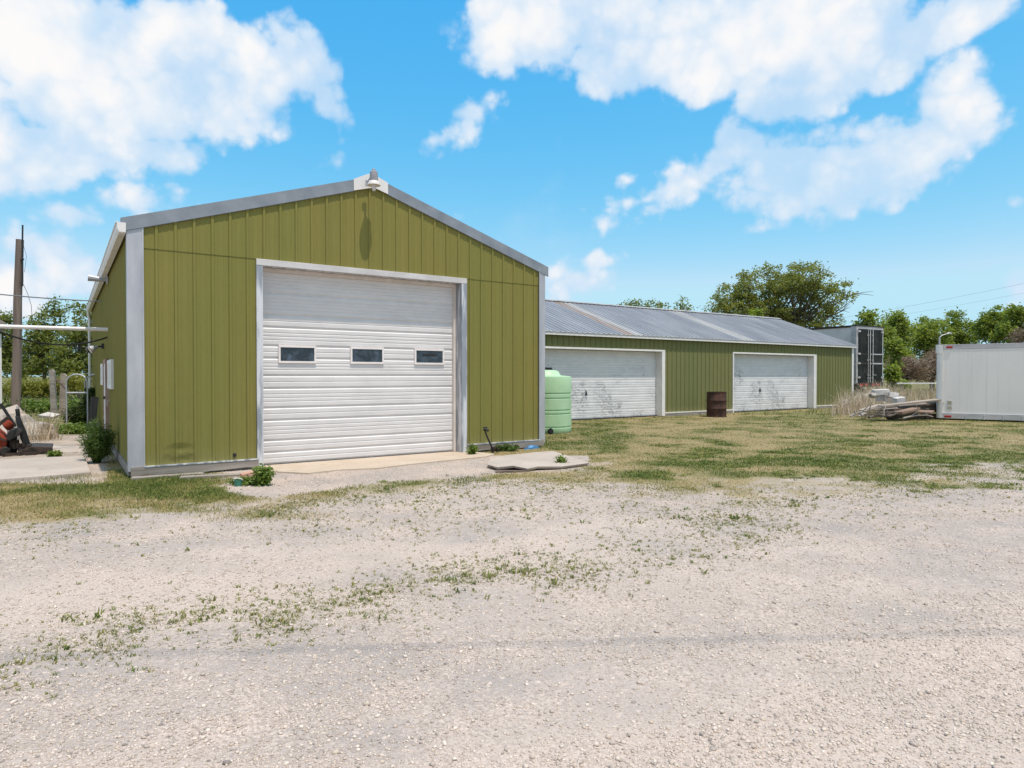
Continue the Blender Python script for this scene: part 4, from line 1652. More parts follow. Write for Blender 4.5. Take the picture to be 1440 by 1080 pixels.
# logs
for k, (a, b, r, lb) in enumerate((((1250, 584, 22.2), (1318, 573, 23.0), .17, 'dark old log lying under the planks of the heap'),
                                   ((1262, 573, 22.6), (1319, 567, 22.9), .12, 'thinner pale log just below the long top plank'))):
    a, b = at(*a), at(*b)
    c = (a + b) / 2
    mb = MB()
    mb.tube([a - c, (a - c) * .4 + Vector((0, 0, .03)), (b - c) * .5, b - c], [r, r * 1.08, r, r * .9], 12)
    o = mb.build('log', M['bark'] if k == 0 else M['wood_x'], None, smooth=True)
    o.location = c
    tag(o, lb, 'log', 'logs in the heap')
for k, (px, py, Y, w, h, lb) in enumerate(((1238, 551.5, 23.6, .56, .20, 'upper left white block above the lumber heap, longest of the four'),
                                           (1256, 556, 23.4, .30, .19, 'small white block one step down from the longest white block'),
                                           (1264, 563.5, 23.1, .40, .24, 'lowest and rightmost white block, just above the pale top plank'),
                                           (1245, 560, 23.7, .6, .22, 'white block half hidden in dry stalks under the longest white block'))):
    p = at(px, py, Y)
    mb = MB()
    mb.box(-w / 2, w / 2, -.1, .1, -h / 2, h / 2)
    o = mb.build('white_block', M['block'], None, bevel=.012)
    o.location = p
    o.rotation_euler = (R((4, -9, 6, 3)[k]), R((-3, 8, -7, 2)[k]), R((6, -14, 18, 3)[k]))
    tag(o, lb, 'block', 'white blocks on the rubble heap')
# the mound of rubble the blocks lie on
def rock(name, c, sx, sy, sz, mat, label, cat, seed=0, sub=3, amp=.25):
    import bmesh
    bm = bmesh.new()
    bmesh.ops.create_icosphere(bm, subdivisions=sub, radius=1)
    from mathutils import noise as mn
    for v in bm.verts:
        n = mn.fractal(v.co * 1.4 + Vector((seed, seed * .3, 0)), 1, 2, 4)
        v.co *= 1 + amp * n
        v.co = Vector((v.co.x * sx, v.co.y * sy, v.co.z * sz))
    me = bpy.data.meshes.new(name)
    bm.to_mesh(me)
    bm.free()
    me.materials.append(mat)
    o = bpy.data.objects.new(name, me)
    C.objects.link(o)
    o.location = c
    return tag(o, label, cat)


for k, (pts_, r, lb) in enumerate((
        (((1196, 586, 21.6), (1212, 579, 21.8), (1232, 573, 22.0), (1250, 571, 22.2)), .035, 'longest pale dead branch rising through the dry brush towards the white blocks'),
        (((1222, 587, 21.4), (1234, 583, 21.5), (1252, 585, 21.6), (1263, 580, 21.6)), .045, 'dark crooked dead branch lying along the foot of the plank heap'),
        (((1241, 588, 21.5), (1243, 578, 21.6), (1247, 568, 21.8), (1246, 556, 22.0)), .018, 'thin upright dead stem standing in front of the lowest white block'),
        (((1270, 588, 21.3), (1292, 584, 21.4), (1312, 586, 21.3)), .03, 'short thin branch resting against the short brown beams'))):
    P_ = [at(*q) for q in pts_]
    c = sum(P_, Vector()) / len(P_)
    mb = MB()
    Q_ = [P_[0] - c]
    for a, b in zip(P_[:-1], P_[1:]):
        Q_ += [a.lerp(b, .5) - c + Vector((random.uniform(-.03, .03), random.uniform(-.05, .05), random.uniform(-.03, .03))), b - c]
    mb.tube(Q_, [r * (1 - .6 * i / len(Q_)) for i in range(len(Q_))], 7)
    for q in range(3):
        a = Q_[1 + q % (len(Q_) - 1)]
        e = a + Vector((random.uniform(-.3, .3), random.uniform(-.2, .1), random.uniform(.1, .4)))
        mb.tube([a, a.lerp(e, .6) + Vector((.03, 0, 0)), e], [r * .5, r * .35, r * .12], 5)
    o = mb.build('dead_branch', M['bark'] if k == 1 else M['wood_x'], None, smooth=True)
    o.location = c
    tag(o, lb, 'branch', 'dead branches in the heap')

p = gp(1246, 580)
rock('rubble_mound', (p.x - .1, p.y + 1.0, 0), 1.2, .75, .72, M['rubble'], 'low mound of rubble and soil under the white blocks behind the planks', 'mound', 3)
for k, (px, py, sx, lb) in enumerate(((1228, 556, .20, 'grey stone at the left foot of the longest white block'), (1213, 583, .16, 'pale lump of concrete in the dry brush at the heap'))):
    p = at(px, py, 23.0)
    rock('concrete_lump', p, sx * .7, sx * .7, sx * .45, M['rubble'], lb, 'rubble', 9 + k, 2, .7)


def straw_obj(name, mat, spots, label, cat, kind=None, group=None, lean=(.15, .8)):
    """spots: (px, py, spread, n, hmin, hmax, width)"""
    ps = []
    for (x, y, sx, sy, n, h0, h1, w) in spots:
        X = x + rng.normal(0, sx, n)
        Y = y + rng.normal(0, sy, n)
        ps.append(blades(X, Y, np.zeros(n), rng.uniform(h0, h1, n), np.full(n, w) * rng.uniform(.7, 1.3, n), rng.uniform(*lean, n), rng.random(n)))
    v, f, t = join(ps)
    o = np_obj(name, v, f, mat, attrs={'tone': t})
    return tag(o, label, cat, group, kind)


def spots(lst, Y=None):
    out = []
    for px, py, sx, sy, n, h0, h1, w in lst:
        p = gp(px, py)
        out.append((p.x, p.y, sx, sy, n, h0, h1, w))
    return out


straw_obj('dry_undergrowth', M['twig'], spots([(1190, 583, .32, .25, 260, .3, 1.0, .015), (1206, 582, .35, .3, 460, .3, 1.2, .015), (1222, 579, .4, .3, 620, .5, 1.3, .015),
                                         (1240, 575, .35, .35, 560, .6, 1.55, .015), (1236, 586, .4, .12, 200, .3, .9, .016), (1258, 587, .5, .1, 90, .2, .6, .014), (1250, 583, .5, .3, 260, .5, 1.15, .014), (1215, 586, .5, .12, 200, .15, .7, .015), (1268, 582, .4, .2, 90, .5, .9, .013)]),
          'pale dry brush and dead stalks heaped at the corner of the long shed', 'dry brush', 'stuff', lean=(.2, .95))
straw_obj('tall_dry_grass', M['straw'], spots([(1262, 567, .9, 1.2, 420, .5, 1.2, .02), (1285, 566, .9, 1.2, 500, .5, 1.15, .02), (1305, 564, .8, 1.2, 400, .4, 1.0, .02), (1240, 562, .5, .8, 200, .7, 1.5, .018)]),
          'tall tan grass standing between the lumber heap and the brown thicket', 'tall grass', 'stuff', lean=(.1, .6))
straw_obj('dry_weed_stalks', M['straw'], spots([(57, 620, .15, .2, 90, .4, 1.0, .012), (64, 618, .16, .25, 60, .2, .75, .012)]),
          'clump of tall tan dead stalks behind the orange machine', 'dry weeds', lean=(.08, .6))


# ================================================================== TREES AND BUSHES
def leaf_cards(cent, size, n_per, spread, tone_spread=.18, aspect=.55):
    """cent (K,3); returns quads scattered round every centre"""
    K = len(cent)
    N = K * n_per
    c = np.repeat(cent, n_per, 0)
    off = rng.normal(0, 1, (N, 3)) * spread * np.array([1, 1, .7])
    c = c + off
    u = rng.normal(0, 1, (N, 3))
    u[:, 2] *= .6
    u /= np.linalg.norm(u, axis=1)[:, None]
    w = rng.normal(0, 1, (N, 3))
    w[:, 2] = np.abs(w[:, 2]) + .2
    v = np.cross(w, u)
    v /= np.linalg.norm(v, axis=1)[:, None] + 1e-9
    s = size * rng.uniform(.6, 1.35, (N, 1))
    a, b = u * s, v * s * aspect
    V = np.stack([c - a, c + b * .9 - a * .1, c + a, c - b * .9 - a * .1], 1).reshape(-1, 3)
    f = np.arange(N * 4).reshape(N, 4)
    tk_ = np.repeat(rng.normal(.5, tone_spread, K), n_per) + rng.normal(0, .15, N)
    return V, f, np.repeat(np.clip(tk_, 0, 1), 4)


def lobe_points(lobes, n):
    w = np.array([l[3] * l[4] * l[5] for l in lobes], float) ** .8
    w /= w.sum()
    out = []
    for l, k in zip(lobes, rng.multinomial(n, w)):
        d = rng.normal(0, 1, (k, 3))
        d /= np.linalg.norm(d, axis=1)[:, None]
        r = rng.random((k, 1)) ** .45
        out.append(np.array(l[:3]) + d * r * np.array(l[3:6]))
    return np.concatenate(out)


def tree(name, label, base, lobes, ncl, nleaf, spread, size, leaf, cat='tree', group=None, trunk=.16, fork=.3, nbr=40, bare=(), aspect=.55, stems=1):
    """lobes in metres relative to the base; crown of leaf clumps carried by real limbs"""
    o = tag(empty(name, base), label, cat, group)
    cent = lobe_points(lobes, ncl)
    cent[:, 2] = np.maximum(cent[:, 2], .05)
    top = cent[:, 2].max()
    cx, cy = cent[:, 0].mean(), cent[:, 1].mean()
    if trunk > 0:
        mb = MB()
        fz = top * fork
        st = []
        for k in range(stems):
            ex = cx * .35 + (k - (stems - 1) / 2) * trunk * 3.2
            pth = [Vector((0 + (k - (stems - 1) / 2) * trunk * 1.2, 0, -.1)), Vector((ex * .3, 0, fz * .5)), Vector((ex, cy * .3, fz)), Vector((ex * 1.1 + cx * .2, cy * .5, fz * 1.9))]
            mb.tube(pth, [trunk * 1.15, trunk * .9, trunk * .75, trunk * .45], 9)
            st.append(pth)
        sel = list(rng.choice(len(cent), min(nbr, len(cent)), replace=False))
        tg = [Vector(cent[i]) for i in sel] + [Vector(b) for b in bare]
        for q, t in enumerate(tg):
            pth = st[q % stems]
            s0 = pth[2].lerp(pth[3], random.random() * .9)
            dm = s0.lerp(t, .5) + Vector((random.uniform(-.1, .1), random.uniform(-.1, .1), .05 + .06 * (t - s0).length))
            r0 = trunk * random.uniform(.22, .42)
            mb.tube([s0, s0.lerp(dm, .5) + Vector((0, 0, .04 * (t - s0).length)), dm, dm.lerp(t, .6), t], [r0, r0 * .8, r0 * .55, r0 * .35, r0 * .15], 6)
            if q >= len(sel):        # bare side twigs
                for _ in range(7):
                    a = dm.lerp(t, random.uniform(.1, .95))
                    e = a + Vector((random.uniform(-.2, 1), random.uniform(-.6, .6), random.uniform(-.4, .7))) * (t - s0).length * .22
                    mb.tube([a, a.lerp(e, .5) + Vector((0, 0, .05)), e], [r0 * .25, r0 * .18, r0 * .08], 5)
        mb.build('trunk', M['bark'], o, smooth=True)
    V, f, t = leaf_cards(cent, size, nleaf, spread, aspect=aspect)
    V[:, 2] = np.maximum(V[:, 2], .01)
    np_obj('crown', V, f, M[leaf], o, attrs={'tone': t})
    return o


def px_lobes(base, Y, lst):
    """crown outline read off the photo, turned into real sizes at the tree's own distance"""
    k = Y / F
    return [((px - CX) * k - base[0], dy, H + (HZ - py) * k - 0, rx * k, ry, rz * k) for px, py, rx, rz, dy, ry in lst]


# big tree behind the long shed
Yb = 52
bx = (1108 - CX) / F * Yb
lob = px_lobes((bx, Yb), Yb, [(1085, 405, 52, 30, 0, 2.6), (1040, 420, 40, 26, .4, 2.2), (1012, 432, 24, 16, 0, 1.5), (1130, 400, 42, 26, -.5, 2.4), (1160, 425, 32, 26, .3, 2), (1065, 438, 60, 18, 0, 2.2),
                              (1120, 443, 55, 16, .5, 2.2), (1145, 458, 38, 10, 0, 1.6), (1075, 382, 16, 9, 0, 1), (1050, 388, 12, 9, .3, .9), (1128, 378, 22, 9, 0, 1.1), (1185, 402, 12, 9, 0, .8), (1193, 418, 9, 7, 0, .7), (1178, 450, 14, 8, 0, .8)])
tree('shade_tree', 'large wide domed green tree rising behind the long shed roof', (bx, Yb, 0), lob, 640, 44, .22, .10, 'leaf_big', trunk=.30, fork=.33, nbr=70, stems=3,
     bare=[((px - CX) / F * Yb - bx, 0, H + (HZ - py) / F * Yb) for px, py in ((1201, 412), (1196, 424), (1188, 436))])
# a lime sprig above the roof ridge
Y_ = 36
x_ = (1061 - CX) / F * Y_
tree('young_tree', 'bright lime green treetop just showing over the long shed ridge', (x_, Y_, 0), px_lobes((x_, Y_), Y_, [(1061, 443, 8, 9, 0, .3), (1058, 460, 12, 12, 0, .4), (1065, 437, 4, 5, 0, .2)]), 46, 26, .10, .07, 'leaf_lime', trunk=.05, fork=.5, nbr=14)
for k, (pxs, lb) in enumerate(((((880, 432, 13, 9), (893, 429, 10, 8), (875, 440, 10, 10)), 'leftmost sparse treetop peeking over the long shed ridge'),
                               (((918, 428, 12, 8), (930, 432, 9, 9), (905, 438, 12, 8)), 'middle sparse treetop peeking over the long shed ridge'),
                               (((957, 428, 6, 11), (964, 433, 6, 9), (950, 440, 9, 7)), 'narrow upright treetop peeking over the long shed ridge, nearest the big domed tree'))):
    Y_ = 46
    x_ = (pxs[0][0] - CX) / F * Y_
    L_ = [(a, b, c, d_, 0, .6) for a, b, c, d_ in pxs] + [(pxs[0][0], 470, 16, 30, 0, .8)]
    tree('distant_treetop', lb, (x_, Y_, 0), px_lobes((x_, Y_), Y_, L_), 90, 16, .18, .10, 'leaf_left', group='treetops over the long shed ridge', trunk=.09, fork=.5, nbr=20)

# right-hand tree line
RT = [
    (1222, 58, [(1218, 448, 9, 12), (1225, 475, 20, 22), (1212, 462, 12, 12)], 'leaf_right', 'slim green tree right behind the dark trailer doors'),
    (1258, 60, [(1256, 450, 15, 14), (1262, 470, 20, 22), (1252, 500, 18, 20), (1274, 452, 10, 6)], 'leaf_right', 'loose leafy tree with sky showing through, right of the dark trailer'),
    (1312, 64, [(1312, 462, 28, 16), (1305, 482, 32, 20), (1322, 490, 24, 18), (1290, 470, 14, 14)], 'leaf_right', 'rounded green tree behind the street lamp'),
    (1352, 70, [(1350, 452, 18, 17), (1356, 472, 24, 20), (1342, 485, 20, 16)], 'leaf_right', 'taller green tree standing right of the street lamp'),
    (1395, 66, [(1396, 447, 22, 14), (1385, 463, 24, 18), (1408, 465, 26, 20), (1378, 455, 14, 12)], 'leaf_right', 'broad green tree behind the white trailer'),
    (1432, 62, [(1428, 438, 14, 10), (1440, 448, 22, 16), (1425, 465, 26, 20), (1455, 450, 20, 20)], 'leaf_right', 'tallest green tree of the line at the right edge above the white trailer'),
]
for bpx, Y_, L_, lf, lb in RT:
    x_ = (bpx - CX) / F * Y_
    L2 = [(a, b, c, d_, random.uniform(-1, 1), c / F * Y_ * .8) for a, b, c, d_ in L_] + [(bpx, 508, 24, 14, 0, 1.3)]
    tree('green_tree', lb, (x_, Y_, 0), px_lobes((x_, Y_), Y_, L2), 250, 34, .24, .14, lf, group='trees in the line on the right', trunk=.15, fork=.35, nbr=36)
# brown thicket in front of them and bushes by the trailer
for bpx, Y_, L_, lf, lb in ((1272, 44, [(1268, 515, 20, 16), (1285, 520, 24, 15), (1258, 522, 10, 12)], 'leaf_brown', 'tangled bare brown thicket between the two trailers, left half'),
                            (1306, 46, [(1308, 515, 20, 18), (1325, 510, 22, 20), (1296, 524, 18, 12)], 'leaf_brown', 'tangled bare brown thicket between the two trailers, half hidden by the white one'),
                            (1430, 44, [(1440, 474, 12, 12), (1450, 466, 14, 16)], 'leaf_brown', 'brown dead bush showing above the roof of the white trailer')):
    x_ = (bpx - CX) / F * Y_
    L2 = [(a, b, c, d_, random.uniform(-.4, .4), c / F * Y_ * .8) for a, b, c, d_ in L_] + ([(bpx, 505, 26, 18, 0, 1)] if bpx > 1400 else [])
    tree('brown_thicket', lb, (x_, Y_, 0), px_lobes((x_, Y_), Y_, L2), 190, 38, .22, .16, lf, cat='bush', group='brown thickets on the right', trunk=.05, fork=.2, nbr=60, aspect=.10)
for bpx, Y_, L_, lf, lb in ((1258, 39, [(1256, 540, 9, 10), (1266, 545, 12, 5), (1254, 525, 6, 12)], 'leaf_right', 'low green bush at the right side of the dark trailer'),
                            (1262, 41, [(1258, 488, 12, 8), (1248, 484, 8, 6), (1266, 494, 10, 6), (1258, 520, 6, 24)], 'leaf_right', 'leafy green branchy shrub overlapping the dark trailer edge')):
    x_ = (bpx - CX) / F * Y_
    L2 = [(a, b, c, d_, 0, c / F * Y_ * .7) for a, b, c, d_ in L_]
    tree('green_shrub', lb, (x_, Y_, 0), px_lobes((x_, Y_), Y_, L2), 70, 26, .16, .11, lf, cat='shrub', trunk=.04, fork=.3, nbr=16)
# left-hand trees behind the pole
LT = [(62, 44, [(72, 438, 14, 14), (60, 460, 26, 20), (75, 485, 28, 22), (45, 490, 20, 22), (70, 425, 7, 8)], 'leaf_left', 'tall loose tree behind the leaning pole'),
      (22, 46, [(15, 450, 14, 12), (5, 470, 16, 16), (12, 495, 20, 22), (28, 475, 10, 14)], 'leaf_left', 'thin sparse tree at the left edge behind the leaning pole'),
      (112, 42, [(118, 440, 16, 14), (100, 432, 8, 8), (112, 468, 24, 20), (120, 495, 24, 22), (98, 500, 20, 16)], 'leaf_left', 'loose tree between the leaning pole and the shed gutter'),
      (-45, 44, [(-40, 450, 26, 24), (-60, 480, 30, 26), (-25, 490, 20, 20)], 'leaf_left', 'tree behind the white neighbouring building at the left edge')]
for bpx, Y_, L_, lf, lb in LT[:3]:
    x_ = (bpx - CX) / F * Y_
    L2 = [(a, b, c, d_, random.uniform(-.6, .6), c / F * Y_ * .8) for a, b, c, d_ in L_] + [(bpx, 515, 36, 16, 0, 1.4)]
    tree('loose_tree', lb, (x_, Y_, 0), px_lobes((x_, Y_), Y_, L2), 260, 32, .20, .10, lf, group='loose trees behind the leaning pole', trunk=.13, fork=.3, nbr=50)
for bpx, Y_, L_, lf, lb, ncl in ((25, 36, [(10, 548, 24, 12), (40, 545, 24, 13), (-20, 550, 24, 12)], 'leaf_hedge', 'yellow green hedge behind the foot of the leaning pole', 120),
                                 (75, 37, [(70, 545, 22, 13), (95, 540, 22, 14), (118, 540, 18, 16)], 'leaf_hedge', 'yellow green hedge behind the grey gate posts and hooped frame', 130),
                                 (60, 27, [(45, 575, 18, 10), (65, 577, 18, 10), (84, 578, 16, 11), (98, 572, 10, 9)], 'leaf_weed', 'low mid green brush in front of the gate posts', 130),
                                 (10, 20.5, [(8, 588, 18, 12), (-12, 590, 16, 14), (25, 592, 10, 8)], 'leaf_vine', 'low dark green bush behind the orange machine', 70)):
    x_ = (bpx - CX) / F * Y_
    L2 = [(a, b, c, d_, random.uniform(-.3, .3), c / F * Y_ * .8) for a, b, c, d_ in L_]
    tree('hedge_bush' if lf == 'leaf_hedge' else 'low_bush', lb, (x_, Y_, 0), px_lobes((x_, Y_), Y_, L2), ncl, 40, .17, .065, lf, cat='bush', trunk=.03, fork=.2, nbr=14)
for bpx, Y_, L_, lf, lb, ncl in ((122, 19.5, [(124, 560, 10, 14), (116, 582, 14, 13), (126, 590, 9, 14), (104, 588, 10, 8)], 'leaf_vine', 'dark vine bush grown through the hooped metal frame', 150),
                                 (108, 17.3, [(108, 608, 20, 9), (85, 612, 18, 7), (122, 606, 12, 9), (66, 616, 14, 5), (100, 618, 24, 4)], 'leaf_weed', 'low bright green weeds in front of the hooped frame', 190)):
    x_ = (bpx - CX) / F * Y_
    L2 = [(a, b, c, d_, random.uniform(-.2, .2), c / F * Y_ * .8) for a, b, c, d_ in L_]
    tree('vine_bush' if lf == 'leaf_vine' else 'weed_patch', lb, (x_, Y_, 0), px_lobes((x_, Y_), Y_, L2), ncl, 36, .09, .045, lf, cat='bush' if lf == 'leaf_vine' else 'weeds', trunk=.02, fork=.2, nbr=14)


def weed_plant(name, label, px, py, h, w, n, leaf, feathery=False, size=.03):
    p = gp(px, py)
    o = tag(empty(name, p), label, 'weed')
    mb = MB()
    cent = []
    for k in range(n):
        a = random.random() * 6.283
        r = w * random.random() ** .6
        tip = Vector((r * math.cos(a), r * .7 * math.sin(a), h * random.uniform(.45, 1) * (1 - .35 * (r / w) ** 2)))
        b0 = Vector((tip.x * .2, tip.y * .2, 0))
        md = b0.lerp(tip, .5) + Vector((0, 0, .06 * h))
        mb.tube([b0, md, tip], [.006, .005, .002], 5)
        m_ = 9
        for q in range(m_):
            cent.append(tuple(b0.lerp(tip, .25 + .78 * q / m_) + Vector((0, 0, .05 * h))))
    mb.build('stem', M['leaf_fern'] if feathery else M['leaf_weed'], o)
    V, f, t = leaf_cards(np.array(cent), size, 14 if feathery else 5, size * (1.5 if feathery else 1.3), aspect=.16 if feathery else .6)
    V[:, 2] = np.maximum(V[:, 2], .004)
    np_obj('leaves', V, f, M[leaf], o, attrs={'tone': t})
    return o


weed_plant('feathery_weed', 'tall dark feathery weed at the foot of the shaded shed wall', 136, 651, .78, .30, 60, 'leaf_fern', True, .035)
weed_plant('leafy_weed', 'broad leaved green weed at the left foot of the white overhead door', 369, 683, .30, .14, 24, 'leaf_weed', False, .028)
weed_plant('leafy_weed', 'small leafy weed growing at the base of the black standpipe', 662, 640, .22, .13, 16, 'leaf_weed', False, .022)
weed_plant('leafy_weed', 'lone little weed standing up in front of the broken slab', 789, 655, .18, .07, 10, 'leaf_weed', False, .022)
weed_plant('leafy_weed', 'low dark weed under the right front wall beside the blue plastic', 712, 634, .16, .30, 30, 'leaf_fern', False, .020)
weed_plant('leafy_weed', 'small bushy weed between the two concrete slabs on the left', 78, 645, .17, .11, 18, 'leaf_weed', False, .022)
weed_plant('leafy_weed', 'yellowish low weed spreading round the teal tub', 345, 682, .10, .26, 26, 'leaf_weed', False, .018)

# ================================================================== LEFT SIDE: POLE, WIRES, PIPE, FRAME, POSTS, NEIGHBOUR
Yp = 24.2
pb, pt = at(21, 580, Yp), at(28, 337, Yp)
pb.z = 0
po = tag(empty('utility_pole', pb), 'weathered leaning wooden utility pole with a thin dark conduit at its top', 'pole')
mb = MB()
d_ = pt - pb
mb.tube([(0, 0, -.2), d_ * .33 + Vector((.02, 0, 0)), d_ * .66 + Vector((-.02, 0, 0)), d_], [.155, .145, .132, .122], 14)
mb.build('pole_shaft', M['wood_z'], po, smooth=True)
mb = MB()
r_ = d_ + Vector((.13, -.05, 0))
mb.tube([r_ + Vector((-.01, 0, -1.5)), r_, r_ + Vector((.012, 0, .52))], .028, 8)
mb.box(r_.x - .06, r_.x + .03, r_.y - .04, r_.y + .04, r_.z - .75, r_.z - .70)
mb.tube([r_ + Vector((-.02, 0, -1.5)), r_ + Vector((-.02, -.02, -1.7))], .04, 8)
mb.build('conduit', M['black'], po)
mb = MB()
mb.tube([r_ + Vector((0, 0, -1.6)), r_ + Vector((.16, 0, -1.95)), r_ + Vector((.30, 0, -2.4)), r_ + Vector((.33, 0, -3.0))], .008, 5)
mb.tube([r_ + Vector((.03, 0, -.2)), r_ + Vector((.14, 0, -.6)), r_ + Vector((.06, 0, -1.2))], .006, 5)
mb.build('loose_wire', M['cable'], po)

# white neighbouring building, only its corner post and eave in frame
nb = at(3.2, 586, 24.0)
nb.z = 0
ng = tag(empty('white_outbuilding', nb, ANG + R(9)), 'edge of a white outbuilding with a weathered eave at the left edge of the photo', 'building')
mb = MB()
mb.box(-.15, 0, 0, .15, 0, H + (HZ - 470) / F * 24)
mb.build('corner_post', M['white_trim'], ng)
mb = MB()
mb.box(-6, -.15, .05, 5, 0, H + (HZ - 468) / F * 24)
mb.build('wall', M['white_trim'], ng)
mb = MB()
ez = H + (HZ - 455) / F * 24
mb.add([(-6, -.25, ez + 1.4), (-2.9, -.25, ez + 2.0), (.12, -.25, ez - .22), (.12, -.25, ez), (-2.9, -.25, ez + 2.25), (-6, -.25, ez + 1.65)] +
       [(-6, 5.3, ez + 1.4), (-2.9, 5.3, ez + 2.0), (.12, 5.3, ez - .22), (.12, 5.3, ez), (-2.9, 5.3, ez + 2.25), (-6, 5.3, ez + 1.65)],
       [(0, 1, 4, 5), (1, 2, 3, 4), (6, 11, 10, 7), (7, 10, 9, 8), (2, 8, 9, 3), (3, 9, 10, 4), (4, 10, 11, 5), (0, 6, 7, 1), (1, 7, 8, 2), (5, 11, 6, 0)])
mb.build('roof', M['wood_x'], ng)

# white pipe from the shaded wall across to the outbuilding, black cable under it
yP = SY(151)
zP = SZ(151, 463.5)
pa_ = LW(.0, yP, zP)
pe_ = pa_ - A * 9.5 + Vector((0, 0, -.02))
mb = MB()
mb.tube([Vector((0, 0, 0)), (pe_ - pa_) * .5 + Vector((0, 0, -.015)), pe_ - pa_], .040, 12)
o = mb.build('overhead_pipe', M['pvc'], None, smooth=True)
o.location = pa_
tag(o, 'long white plastic pipe running level from the shaded shed wall to the left edge', 'pipe')


def cable(name, a, b, sag, r, mat, label, cat='cable', n=16, group=None):
    a, b = Vector(a), Vector(b)
    c = (a + b) / 2
    mb = MB()
    mb.tube([a.lerp(b, i / n) - c - Vector((0, 0, 4 * sag * (i / n) * (1 - i / n))) for i in range(n + 1)], r, 6)
    o = mb.build(name, M[mat], None, smooth=True)
    o.location = c
    return tag(o, label, cat, group)


zc = SZ(150, 474)
ca = LW(0, SY(150), zc)
cable('sagging_cable', ca, at(-40, 449, ca.y - 3.2), .28, .016, 'cable', 'black cable sagging just below the long white pipe')
wa = LW(-.03, SY(143.5), SZ(143.5, 424))
cable('service_wire', wa, at(-260, 377, wa.y - 1.0), .12, .014, 'wire_far', 'thin dark service wire crossing behind the pole top to the shed gutter', n=20)
bk = tag(empty('wire_bracket', LW(-.03, SY(152.5), SZ(153, 393)), ANG), 'pale service bracket arm sticking out under the gutter of the shaded wall', 'bracket')
mb = MB()
mb.tube([(0, 0, 0), (-.12, 0, .0), (-.34, 0, .02)], [.03, .05, .07], 10)
mb.build('arm', M['galv'], bk)
mb = MB()
mb.box(-.02, .0, -.08, .08, -.08, .08)
mb.build('base_plate', M['galv'], bk)
# overhead line above the drive: it throws the thin shadow in the foreground
sp1, sp2 = gp(480, 912), gp(1440, 889)
SUN_EL = R(72)
SH = (-B * -1.0)
sunh = Vector((.5533, -.833, 0)) + A * .14
sunh.normalize()
SUN = Vector((sunh.x * math.cos(SUN_EL), sunh.y * math.cos(SUN_EL), math.sin(SUN_EL)))
kz = 12.0
w1, w2 = sp1 + SUN * (kz / SUN.z), sp2 + SUN * (kz / SUN.z)
dv = (w2 - w1).normalized()
cable('overhead_line', w1 - dv * 26, w1 + dv * 26, .0, .011, 'cable', 'overhead line above the drive whose shadow crosses the foreground', n=8)
for k, (a, b, r, lb) in enumerate((((1150, 452, 90), (1520, 381, 75), .011, 'faint power line, upper of the pair in the sky right of the big tree'),
                                   ((1150, 460, 92), (1520, 396, 77), .009, 'faint power line, lower of the pair in the sky right of the big tree'))):
    cable('power_line', at(*a), at(*b), .3, r, 'wire_far', lb, group='power lines on the right')

# hooped metal frame in the weeds
pH = gp(113, 601)
hf = tag(empty('hooped_frame', pH, R(12)), 'pale hooped metal tube frame standing in the weeds left of the shed', 'frame')
kk = pH.y / F
for nm, yy, x0, x1, zt in (('near_hoop', 0, -17, 9.5, 1.56), ('far_hoop', .9, -10, 17, 1.56)):
    mb = MB()
    xa, xb = x0 * kk, x1 * kk
    r = (xb - xa) / 2
    pth = [(xa, yy, 0), (xa, yy, zt - r)] + [((xa + xb) / 2 - r * math.cos(a), yy, zt - r + r * .9 * math.sin(a)) for a in np.linspace(.2, math.pi - .2, 12)] + [(xb, yy, zt - r), (xb, yy, 0)]
    mb.tube(pth, .022, 10)
    mb.build('hoop', M['galv'], hf, smooth=True)
mb = MB()
mb.tube([(-17 * kk, 0, 1.0), (9.5 * kk, 0, 1.0)], .026, 8)
mb.build('crossbar', M['galv'], hf)
# weathered gate posts
Yg = 24.5
for k, (px, yt, w, lb) in enumerate(((76, 519, 7, 'taller grey weathered gate post with peeling paint, near the hooped frame'), (87, 525, 8, 'shorter broad grey board post right beside the taller gate post'))):
    p = at(px, 528, Yg + .3 * k)
    p.z = 0
    w_ = w / F * Yg
    zt = H + (HZ - yt) / F * Yg
    mb = MB()
    mb.prism([(-w_ / 2, 0), (w_ / 2, 0), (w_ / 2 * .9, zt - .1), (w_ * .1, zt), (-w_ / 2, zt - .02)], 'y', -.06, .06)
    o = mb.build('gate_post', M['wood_x'] if k == 0 else M['plank'], None, bevel=.008)
    o.location = p
    o.rotation_euler = (0, R((-2, 3)[k]), R(10))
    tag(o, lb, 'post', 'grey gate posts')
p = at(90, 545, Yg - .1)
mb = MB()
mb.bar((-.32, 0, .35), (.25, 0, -.25), .03, .06)
o = mb.build('gate_brace', M['plank_dark'])
o.location = p
tag(o, 'thin dark brace board slanting down from the shorter gate post', 'board')
# white debris and rubble
for k, (px, py, sx, lb) in enumerate(((70, 588, .28, 'flat white scrap lying in the weeds left of the hooped frame'), (112, 587, .16, 'white scrap lying inside the hooped frame'))):
    p = gp(px, py + 8)
    mb = MB()
    mb.prism([(-sx, -.1), (sx * .6, -.13), (sx, .05), (-sx * .3, .12)], 'z', 0, .10)
    o = mb.build('white_scrap', M['block'], None, bevel=.01)
    o.location = (p.x, p.y, .22)
    o.rotation_euler = (.5, .1, .2)
    tag(o, lb, 'scrap')
p = gp(38, 617)
rock('concrete_chunk', (p.x, p.y + .2, .1), .50, .4, .42, M['rubble'], 'big grey broken concrete chunk behind the orange machine, right of its lever', 'rubble', 5, 3, .45)
p = gp(4, 610)
rock('concrete_chunk', (p.x, p.y + .3, .15), .55, .4, .48, M['slab'], 'pinkish flat concrete chunk behind the orange machine at the left edge', 'rubble', 14, 3, .4)

